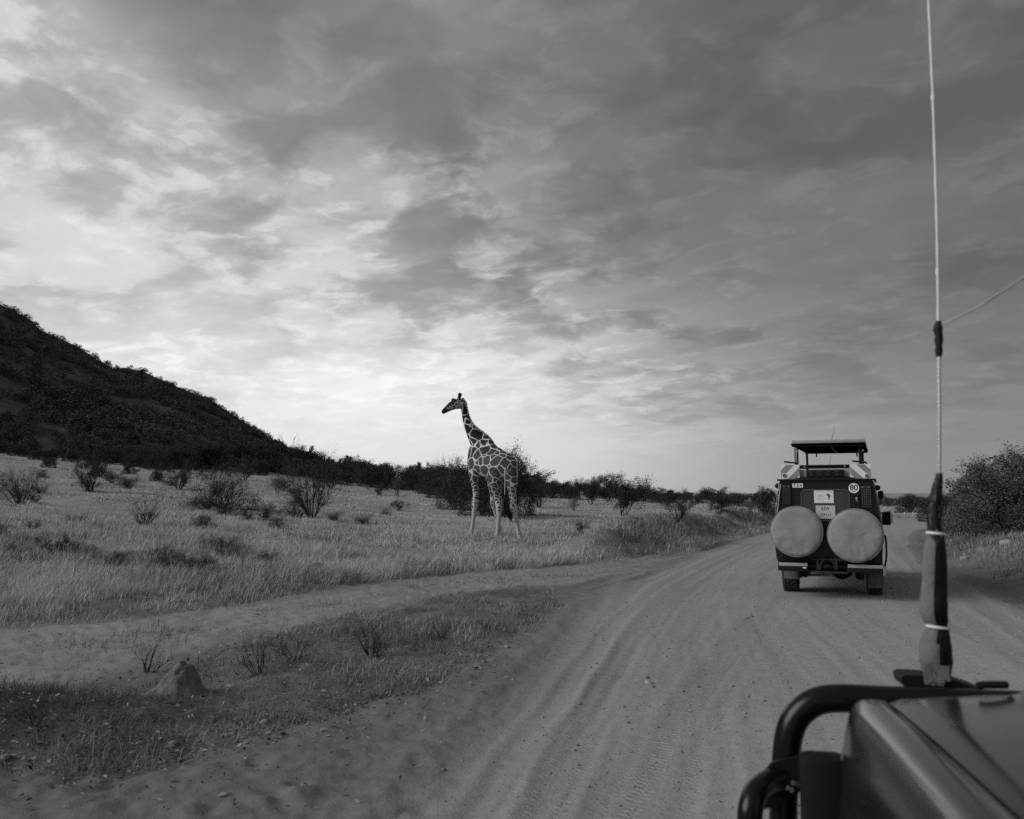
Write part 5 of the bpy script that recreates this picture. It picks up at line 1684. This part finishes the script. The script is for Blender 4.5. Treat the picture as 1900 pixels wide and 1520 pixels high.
# rear bumper, tow frame
for (x0, x1) in [(265, 512), (812, 1095)]:
    bmp_ = Geo().box(((vx(x0) + vx(x1)) / 2, -0.14, vz(1160)), (vx(x1) - vx(x0), 0.14, 0.13), 0.015).build('rear_bumper', M_BLACK, vroot)
    Geo().box(((vx(x0) + vx(x1)) / 2, -0.213, vz(1140)), (vx(x1) - vx(x0) - 0.03, 0.006, 0.050), 0.002).build('bumper_strip', M_REFL, bmp_)
Geo().box((vx(481), -0.214, vz(1164)), (0.05, 0.012, 0.02), 0.004).build('marker_light', M_WHITE, vroot)
Geo().box((vx(1098), -0.17, vz(1172)), (0.05, 0.10, 0.15), 0.02).build('bumper_end', M_GREYP, vroot)
g = Geo()
for xx in (582, 728):
    g.box((vx(xx), -0.10, vz(1140)), (0.045, 0.05, 0.16), 0.008)
g.box((vx(660), -0.10, vz(1096)), (0.50, 0.04, 0.035), 0.008)
g.box((vx(660), -0.13, vz(1196)), (0.58, 0.07, 0.03), 0.008)
arch = [(vx(600), -0.12, vz(1180)), (vx(605), -0.12, vz(1140)), (vx(625), -0.12, vz(1108)), (vx(660), -0.12, vz(1092)), (vx(695), -0.12, vz(1108)), (vx(715), -0.12, vz(1140)), (vx(720), -0.12, vz(1180))]
g.tube(arch, 0.016, 8)
g.build('tow_frame', mat('grey tow bar', 0.04, 0.5, noise=0.3), vroot)
g = Geo().box((vx(660), -0.16, vz(1150)), (0.09, 0.06, 0.05), 0.01)
g.tube([(vx(660), -0.14, vz(1150)), (vx(660), -0.22, vz(1150)), (vx(664), -0.25, vz(1140))], 0.014, 8)
g.build('tow_hook', M_UNDER, vroot)
Geo().box((0, 0.06, 0.62), (1.40, 0.12, 0.22), 0.02).build('rear_panel', M_PAINT, vroot)
# underbody
Geo().box((0, 0.75, 0.56), (1.05, 1.3, 0.16), 0.03).build('fuel_tank', M_UNDER, vroot)
g = Geo().tube([(-0.66, 1.0, 0.39), (0.66, 1.0, 0.39)], 0.05, 12)
ax_ = g.build('rear_axle', M_UNDER, vroot)
bv, bf = blob_mesh(srng, 0.17, 0.16, 0.15, 2, 0.02)
Geo().add(bv + np.array([0.16, 1.0, 0.38]), bf).build('differential', M_UNDER, ax_, 60)
for s_ in (-1, 1):
    Geo().tube([(s_ * 0.42, 0.82, 0.28), (s_ * 0.36, 0.72, 0.62)], [0.045, 0.035], 10).build('shock_absorber', M_UNDER, vroot)
    g = Geo()
    for i in range(5):
        g.box((s_ * 0.47, 0.95, 0.30 + i * 0.014), (0.07, 1.25 - i * 0.2, 0.012), 0.002)
    g.box((s_ * 0.47, 0.38, 0.42), (0.06, 0.04, 0.26), 0.01)
    g.build('leaf_spring', M_UNDER, vroot)
Geo().tube([(vx(346), 0.15, vz(1182)), (vx(346), -0.10, vz(1182))], 0.03, 12).build('exhaust_pipe', M_UNDER, vroot)


def wheel(x_, y_, parent, r_=0.39, wd=0.235):
    n_ = 44
    A_ = np.linspace(0, 2 * np.pi, n_, endpoint=False)
    prof = [(-0.5, 0.56), (-0.52, 0.70), (-0.50, 0.88), (-0.44, 0.965), (-0.33, 0.985), (0.33, 0.985), (0.44, 0.965), (0.50, 0.88), (0.52, 0.70), (0.5, 0.56)]
    rings = [np.stack([np.full(n_, x_ + px_ * wd), y_ + r_ * pr_ * np.cos(A_), r_ + r_ * pr_ * np.sin(A_)], 1) for px_, pr_ in prof]
    ty = Geo().loft(rings, cap=False)
    for k_ in range(26):
        a = 2 * math.pi * k_ / 26
        for j, px_ in enumerate((-0.36, -0.12, 0.12, 0.36)):
            aa = a + (0.12 if j % 2 else 0)
            rot = Matrix.Rotation(aa, 3, 'X') @ Matrix.Rotation((0.35 if j < 2 else -0.35), 3, 'Z')
            ty.box((x_ + px_ * wd, y_ - r_ * 0.99 * math.sin(aa), r_ + r_ * 0.99 * math.cos(aa)), (wd * 0.19, 0.062, 0.022), 0, rot)
    w_ = ty.build('tyre', M_RUBBER, parent, 35)
    rim = [np.stack([np.full(n_, x_ + px_ * wd), y_ + r_ * pr_ * np.cos(A_), r_ + r_ * pr_ * np.sin(A_)], 1) for px_, pr_ in [(-0.42, 0.57), (-0.30, 0.50), (-0.18, 0.18), (0.18, 0.18), (0.30, 0.50), (0.42, 0.57)]]
    Geo().loft(rim).build('rim', M_GREYP, w_, 35)


for (xx, yy) in [(-0.655, 0.98), (0.655, 0.98), (-0.67, 3.95), (0.67, 3.95)]:
    wheel(xx, yy, vroot)
for (x0, x1, zt, zb) in [(290, 422, 1175, 1290), (976, 1106, 1205, 1338)]:
    Geo().box(((vx(x0) + vx(x1)) / 2 - 0.03, 0.50, (vz(zt) + vz(zb)) / 2 + 0.03), (vx(x1) - vx(x0), 0.012, vz(zt) - vz(zb) + 0.05), 0.003).build('mud_flap', M_FLAP, vroot)
# right side: bar, mirror, jerry can holder
Geo().tube(np.array(smooth4([(0.82, -0.05, vz(905), 0), (0.845, -0.05, vz(915), 0), (0.85, -0.05, vz(1000), 0), (0.845, -0.05, vz(1070), 0), (0.815, -0.08, vz(1150), 0)], 5))[:, :3], 0.014, 8).build('side_rail', M_BLACK, vroot, 60)
mir = Geo().box((0.885, 2.9, 1.20), (0.15, 0.10, 0.24), 0.03).build('side_mirror', M_BLACK, vroot)
Geo().tube([(0.78, 2.9, 1.30), (0.95, 2.84, 1.33), (0.98, 2.84, 1.30), (0.98, 2.84, 1.12)], 0.013, 8).build('mirror_arm', M_STEEL, mir)
Geo().box((-0.93, 2.9, 1.28), (0.16, 0.10, 0.24), 0.03).build('side_mirror', M_BLACK, vroot)
for s_, zz in ((-1, vz(517)), (1, vz(535))):
    bv, bf = blob_mesh(srng, 0.05, 0.05, 0.045, 2, 0)
    Geo().add(bv + np.array([s_ * 0.755, 0.25, zz]), bf).build('side_lamp', M_BLACK, vroot, 60)
Geo().box((0.80, 0.4, vz(590)), (0.09, 0.22, 0.13), 0.04).build('rolled_canvas', M_BLACK, vroot)

# ------------------------------------------------------------------ the vehicle the camera rides in
OH = R(10)
oroot = empty('off_road_vehicle', (0, 0, 0), -OH, 'dark glossy bonnet and black bull bar of the near vehicle with tall whip aerial', 'off road vehicle')


def LP(u, v, yl):
    """photograph pixel to the near vehicle's own (x, y, z) at the distance yl ahead"""
    q = pix_dir(u, v)
    qx = q[0] * math.cos(OH) - q[1] * math.sin(OH); qy = q[0] * math.sin(OH) + q[1] * math.cos(OH)
    k_ = yl / qy
    return np.array([qx * k_, yl, CAM_H + q[2] * k_])


CX = 1.285
gapx = lambda y_: np.interp(y_, [0.9, 1.46, 2.5], [0.505, 0.517, 0.563])
hoodz = lambda y_: np.interp(y_, [0.9, 1.46, 2.0, 2.40, 2.50, 2.56], [1.185, 1.170, 1.145, 1.120, 1.103, 1.065])
ys = np.concatenate([np.linspace(0.9, 2.38, 16), [2.44, 2.48, 2.51, 2.53, 2.545]])
us = np.linspace(-1, 1, 41)
g = Geo()
rows = []
for y_ in ys:
    hw = CX - gapx(y_) - 0.006
    xs = CX + us * hw
    crown = 0.036 * (1 - us ** 2) - 0.010 * np.exp(-((np.abs(us) - 1) / 0.02) ** 2)
    scoop = 0.045 * sstep(0.0, 1.0, (0.64 - np.abs(us)) / 0.12) * sstep(0.0, 1.0, (2.47 - y_) / 0.12)
    rows.append(np.stack([xs, np.full(len(us), y_), hoodz(y_) + crown + scoop], 1))
low = [r_ - [0, 0, 0.02] for r_ in rows]
g.loft(rows, cap=False, closed=False)
g.loft([rows[-1], rows[-1] - [0, 0.0, 0.05]], cap=False, closed=False)
g.loft([np.array([r_[0] for r_ in rows]), np.array([r_[0] - [0, 0, 0.05] for r_ in rows])], cap=False, closed=False)
bon = g.build('bonnet', M_HOOD, oroot, 50)
_cx = float(LP(1836, 1268, 2.44)[0]); _cz = float(hoodz(2.44)) + 0.048
Geo().tube([(_cx - 0.03, 2.44, _cz - 0.004), (_cx - 0.015, 2.44, _cz), (_cx + 0.045, 2.45, _cz)], 0.010, 8).build('bonnet_catch', M_BLACK, bon)


def fender(s_):
    """wing: flat top beside the bonnet, rounded shoulder, side dropping to the wheel arch"""
    g = Geo(); rows = []
    prof = [(0.0, -0.05), (0.0, -0.008), (0.006, 0.0), (0.035, 0.004), (0.062, 0.0), (0.078, -0.012), (0.092, -0.036), (0.104, -0.075), (0.113, -0.13), (0.122, -0.22), (0.130, -0.32), (0.150, -0.37), (0.158, -0.40), (0.150, -0.43), (0.13, -0.52)]
    for y_ in np.concatenate([np.linspace(0.9, 2.40, 14), [2.46, 2.51, 2.545, 2.565, 2.575]]):
        taper = np.interp(y_, [2.40, 2.51, 2.575], [1.0, 0.86, 0.50])
        drop = np.interp(y_, [2.40, 2.51, 2.575], [0.0, 0.008, 0.06])
        rows.append(np.array([(CX + s_ * (CX - gapx(y_) + 0.006 + o_x * taper), y_, hoodz(min(y_, 2.5)) + o_z - drop * (1 if o_z > -0.3 else 0.3)) for o_x, o_z in prof]))
    g.loft(rows, cap=False, closed=False)
    r_ = rows[-1]
    r2 = r_.copy(); r2[:, 0] = r_[0, 0] + s_ * 0.004; r2[:, 1] += 0.002
    g.loft([r_, r2], cap=False, closed=False)
    return g.build('wing', M_HOOD, oroot, 50)


for s_ in (-1, 1):
    fender(s_)
# corner lamp on the front of the wing
for s_ in (-1, 1):
    sx_ = lambda x_: x_ if s_ < 0 else 2 * CX - x_
    g = Geo(); rows = []
    for zz, dx0, dx1 in [(1.035, 0.535, 0.50), (0.99, 0.535, 0.478), (0.94, 0.535, 0.463), (0.88, 0.535, 0.455), (0.84, 0.535, 0.462)]:
        rows.append([(sx_(dx0), 2.585, zz), (sx_((dx0 + dx1) / 2), 2.592, zz), (sx_(dx1), 2.565, zz), (sx_(dx1 - 0.012), 2.50, zz), (sx_(dx1 + 0.01), 2.45, zz), (sx_(dx0), 2.45, zz)])
    g.loft(rows)
    g.build('corner_lamp', mat('smoky corner lens', 0.16, 0.2, spec=0.5), oroot, 50)
# front panel, grille bars, headlamps, bumper, wheels
Geo().box((CX, 2.50, 0.86), (1.50, 0.05, 0.40), 0.02).build('front_panel', M_PAINT, oroot)
gr = Geo().box((CX, 2.54, 0.90), (0.80, 0.03, 0.26), 0.01).build('grille', M_BLACK, oroot)
for i in range(6):
    Geo().box((CX, 2.562, 0.80 + i * 0.04), (0.76, 0.012, 0.012), 0.003).build('grille_bar', M_GREYP, gr, 0)
for s_ in (-1, 1):
    Geo().disc((CX + s_ * 0.52, 2.53, 0.90), 0.09, n=28, th=0.03).build('headlamp', M_LENS, oroot, 40)
Geo().box((CX, 2.66, 0.58), (1.72, 0.14, 0.16), 0.03).build('front_bumper', M_BLACK, oroot)
for xx in (0.56, 2.01):
    wheel(xx, 1.85, oroot, 0.40, 0.25)
# bull bar
BY = 2.70
bar = [LP(1452, 1640, BY), LP(1454, 1500, BY), LP(1458, 1420, BY), LP(1464, 1365, BY), LP(1480, 1328, BY), LP(1512, 1303, BY), LP(1556, 1296, BY), LP(1640, 1294, BY), LP(1760, 1293, BY)]
zbar = bar[-1][2]
for q_ in bar[6:]:
    q_[2] = bar[6][2]
bar += [np.array([2 * CX - p_[0], BY, p_[2]]) for p_ in bar[::-1][1:]]
bp_ = np.array(smooth4([(*p_, 0) for p_ in bar], 5))[:, :3]
bull = Geo().tube(bp_, 0.040, 18).build('bull_bar', M_TUBE, oroot, 60)
low_ = [LP(1388, 1660, 2.52), LP(1391, 1530, 2.53), LP(1394, 1495, 2.54), LP(1404, 1470, 2.57), LP(1424, 1453, 2.62), LP(1448, 1444, 2.66)]
lp_ = np.array(smooth4([(*p_, 0) for p_ in low_], 5))[:, :3]
Geo().tube(lp_, 0.034, 16).build('side_hoop', M_TUBE, bull, 60)
mirr = lp_.copy(); mirr[:, 0] = 2 * CX - mirr[:, 0]
Geo().tube(mirr, 0.034, 16).build('side_hoop', M_TUBE, bull, 60)
br = Geo().prism([tuple(LP(u, v, 2.66)[[0, 2]]) for u, v in [(1432, 1412), (1484, 1400), (1488, 1462), (1472, 1474), (1440, 1492), (1412, 1500), (1398, 1452)]], 2.645, 2.66)
br.build('bracket', M_BLACK, bull)
for (u, v) in [(1460, 1461), (1472, 1453), (1469, 1466), (1481, 1456)]:
    p_ = LP(u, v, 2.630)
    Geo().tube([p_, p_ + [0, 0.014, 0]], 0.0075, 8).build('bolt', M_STEEL, bull)
c0, c1 = LP(1487, 1402, 2.50), LP(1580, 1520, 2.50)
Geo().box(((c0[0] + c1[0]) / 2, 2.53, c0[2] - 0.19), (c1[0] - c0[0], 0.10, 0.38), 0.028).build('indicator_housing', M_BLACK, bull)
for xx in (0.95, 1.62):
    Geo().tube([(xx, BY, 0.60), (xx, BY, zbar)], 0.028, 14).build('bull_bar_upright', M_TUBE, bull)

# whip aerial in its canvas sleeve
AY = 2.80
mount = Geo()
mp_ = [LP(u, v, AY) for u, v in [(1664, 1252), (1672, 1247), (1712, 1249), (1762, 1256), (1808, 1272), (1835, 1284), (1690, 1280), (1668, 1266)]]
mount.prism([tuple(q_[[0, 2]]) for q_ in mp_], AY - 0.045, AY + 0.05)
aer = mount.build('aerial', M_BLACK, oroot)
sl = [(878, 1743, 11), (890, 1742, 15), (905, 1739, 20), (930, 1736, 24), (958, 1733, 26), (985, 1735, 27), (991, 1737, 26), (997, 1736, 32), (1012, 1735, 38), (1050, 1734, 42), (1100, 1732, 47), (1135, 1732, 48), (1150, 1735, 44), (1160, 1739, 34), (1164, 1740, 32), (1168, 1740, 38), (1180, 1737, 49), (1200, 1736, 57), (1225, 1736, 58), (1240, 1737, 52), (1250, 1738, 46), (1264, 1738, 42)]
na = 28
A_ = np.linspace(0, 2 * np.pi, na, endpoint=False)
_sv = np.array(sl, float)
_vv = np.linspace(878, 1264, 110)
sl = [(v_, float(np.interp(v_, _sv[:, 0], _sv[:, 1])), 0.87 * float(np.interp(v_, _sv[:, 0], _sv[:, 2]))) for v_ in _vv]
rings = []
for i, (v, uc, w_) in enumerate(sl):
    c_ = LP(uc, v, AY)
    rr_ = w_ / 2 / FPX * AY * 1.02
    pleat = math.exp(-((v - 1164) / 16) ** 2) + math.exp(-((v - 991) / 12) ** 2) + 1.5 * math.exp(-((v - 1262) / 22) ** 2)
    wob = 1 + 0.26 * (fbm(np.cos(A_) * 1.5 + 5, np.sin(A_) * 1.5 + v / 38, 3, 9) - 0.5) + 0.10 * (fbm(np.cos(A_) * 3 + 5, np.sin(A_) * 3 + v / 9, 3, 29) - 0.5) + 0.16 * pleat * (fbm(np.cos(A_) * 6 + 9, np.sin(A_) * 6 + v / 60, 2, 19) - 0.5)
    rings.append(np.stack([c_[0] + rr_ * wob * np.cos(A_), c_[1] + rr_ * wob * np.sin(A_) * 0.9, np.full(na, c_[2])], 1))
# the black strip runs down the right hand side of the sleeve, seen from the cab
allr = np.array(rings)


def strip(j0, j1, pad):
    g = Geo()
    sub_ = []
    for i in range(len(rings)):
        cen = allr[i].mean(0)
        idx = [j % na for j in range(j0, j1 + 1)]
        sub_.append(cen + (allr[i][idx] - cen) * (1 + pad))
    return g.loft(sub_, cap=False, closed=False)


strip(0, na, 0).build('sleeve', M_SLEEVE, aer, 60)
rr0 = allr.copy()
# top quarter and right side carry the dark rubber
dk = Geo()
sub_ = []
for i, (v, uc, w_) in enumerate(sl):
    cen = allr[i].mean(0)
    first = int(np.interp(v, [878, 984, 1004, 1264], [12, 13, 20.5, 21.2]))
    idx = [int(round(k_)) % na for k_ in np.linspace(first, 30, 13)]
    sub_.append(cen + (allr[i][idx] - cen) * 1.03)
dk.loft(sub_, cap=False, closed=False)
dk.build('rubber_strip', M_BLACK, aer, 60)
frng = np.random.RandomState(8)
g = Geo()
for k_ in range(9):
    u0 = 1718 + 40 * k_ / 8 + frng.uniform(-2, 2)
    t0 = LP(u0, 1236, AY - 0.045); t1 = LP(u0 + frng.uniform(-5, 5), 1256, AY - 0.055); t2 = LP(u0 + frng.uniform(-9, 9), 1272 + frng.uniform(-8, 4), AY - 0.06)
    w_ = frng.uniform(0.006, 0.012)
    g.loft([[t0 - [w_, 0, 0], t0 + [w_, 0, 0], t0 + [w_, .004, 0], t0 - [w_, -.004, 0]], [t1 - [w_, 0, 0], t1 + [w_, 0.006, 0], t1 + [w_, .010, 0], t1 - [w_, -.004, 0]], [t2 - [w_ * .5, 0, 0], t2 + [w_ * .5, 0, 0], t2 + [w_ * .5, .004, 0], t2 - [w_ * .5, -.004, 0]]])
g.build('ragged_hem', M_SLEEVE, aer, 40)
for (v, uc, w_) in [(991, 1737, 27), (1164, 1741, 33)]:
    c_ = LP(uc, v, AY); rr_ = w_ / 2 / FPX * AY * 1.06
    aa = np.linspace(0, 2 * np.pi, 25)
    Geo().tube(np.stack([c_[0] + rr_ * np.cos(aa), c_[1] + rr_ * 0.95 * np.sin(aa), c_[2] + 0.004 * np.cos(aa + 2.6)], 1), 0.0042, 6, cap=False).build('cable_tie', M_TIE, aer, 60)
Geo().tube([LP(1743, 885, AY), LP(1743, 760, AY), LP(1742, 655, AY)], 0.0050, 10).build('rod', M_CHROME, aer, 60)
jt = [(596, 1742, 8), (604, 1741, 14), (612, 1740, 16), (622, 1742, 12), (632, 1742, 15), (642, 1742, 11), (652, 1742, 13), (662, 1742, 9)]
Geo().tube([LP(u, v, AY) for v, u, w_ in jt], [w_ / 2 / FPX * AY for v, u, w_ in jt], 10).build('tape_wrap', M_BLACK, aer, 60)
wp = [LP(u, v, AY) for v, u in [(600, 1741), (505, 1740), (400, 1738), (300, 1735), (180, 1731), (90, 1727), (0, 1723), (-120, 1716), (-300, 1702)]]
wpp = np.array(smooth4([(*q_, 0) for q_ in wp], 6))[:, :3]
Geo().tube(wpp, 0.0040 + 0.0006 * np.sin(np.arange(len(wpp)) * 1.7), 8).build('whip', M_TIE, aer, 60)
for (v, u) in [(505, 1740), (181, 1731)]:
    p_ = LP(u, v, AY)
    Geo().tube([p_ - [0, 0, 0.014], p_, p_ + [0, 0, 0.014]], [0.004, 0.0075, 0.004], 8).build('whip_joint', M_TIE, aer, 60)
e0 = LP(1746, 603, AY); e1 = LP(1900, 515, 2.1)
cp = [e0 + (e1 - e0) * k_ + np.array([0, 0, -0.008 * math.sin(min(k_, 1) * math.pi)]) for k_ in np.linspace(0, 2.0, 16)]
Geo().tube(cp, np.interp(np.linspace(0, 2, 16), [0, 1, 2], [0.0022, 0.0032, 0.0034]), 6).build('tie_cord', M_CORD, aer, 60)
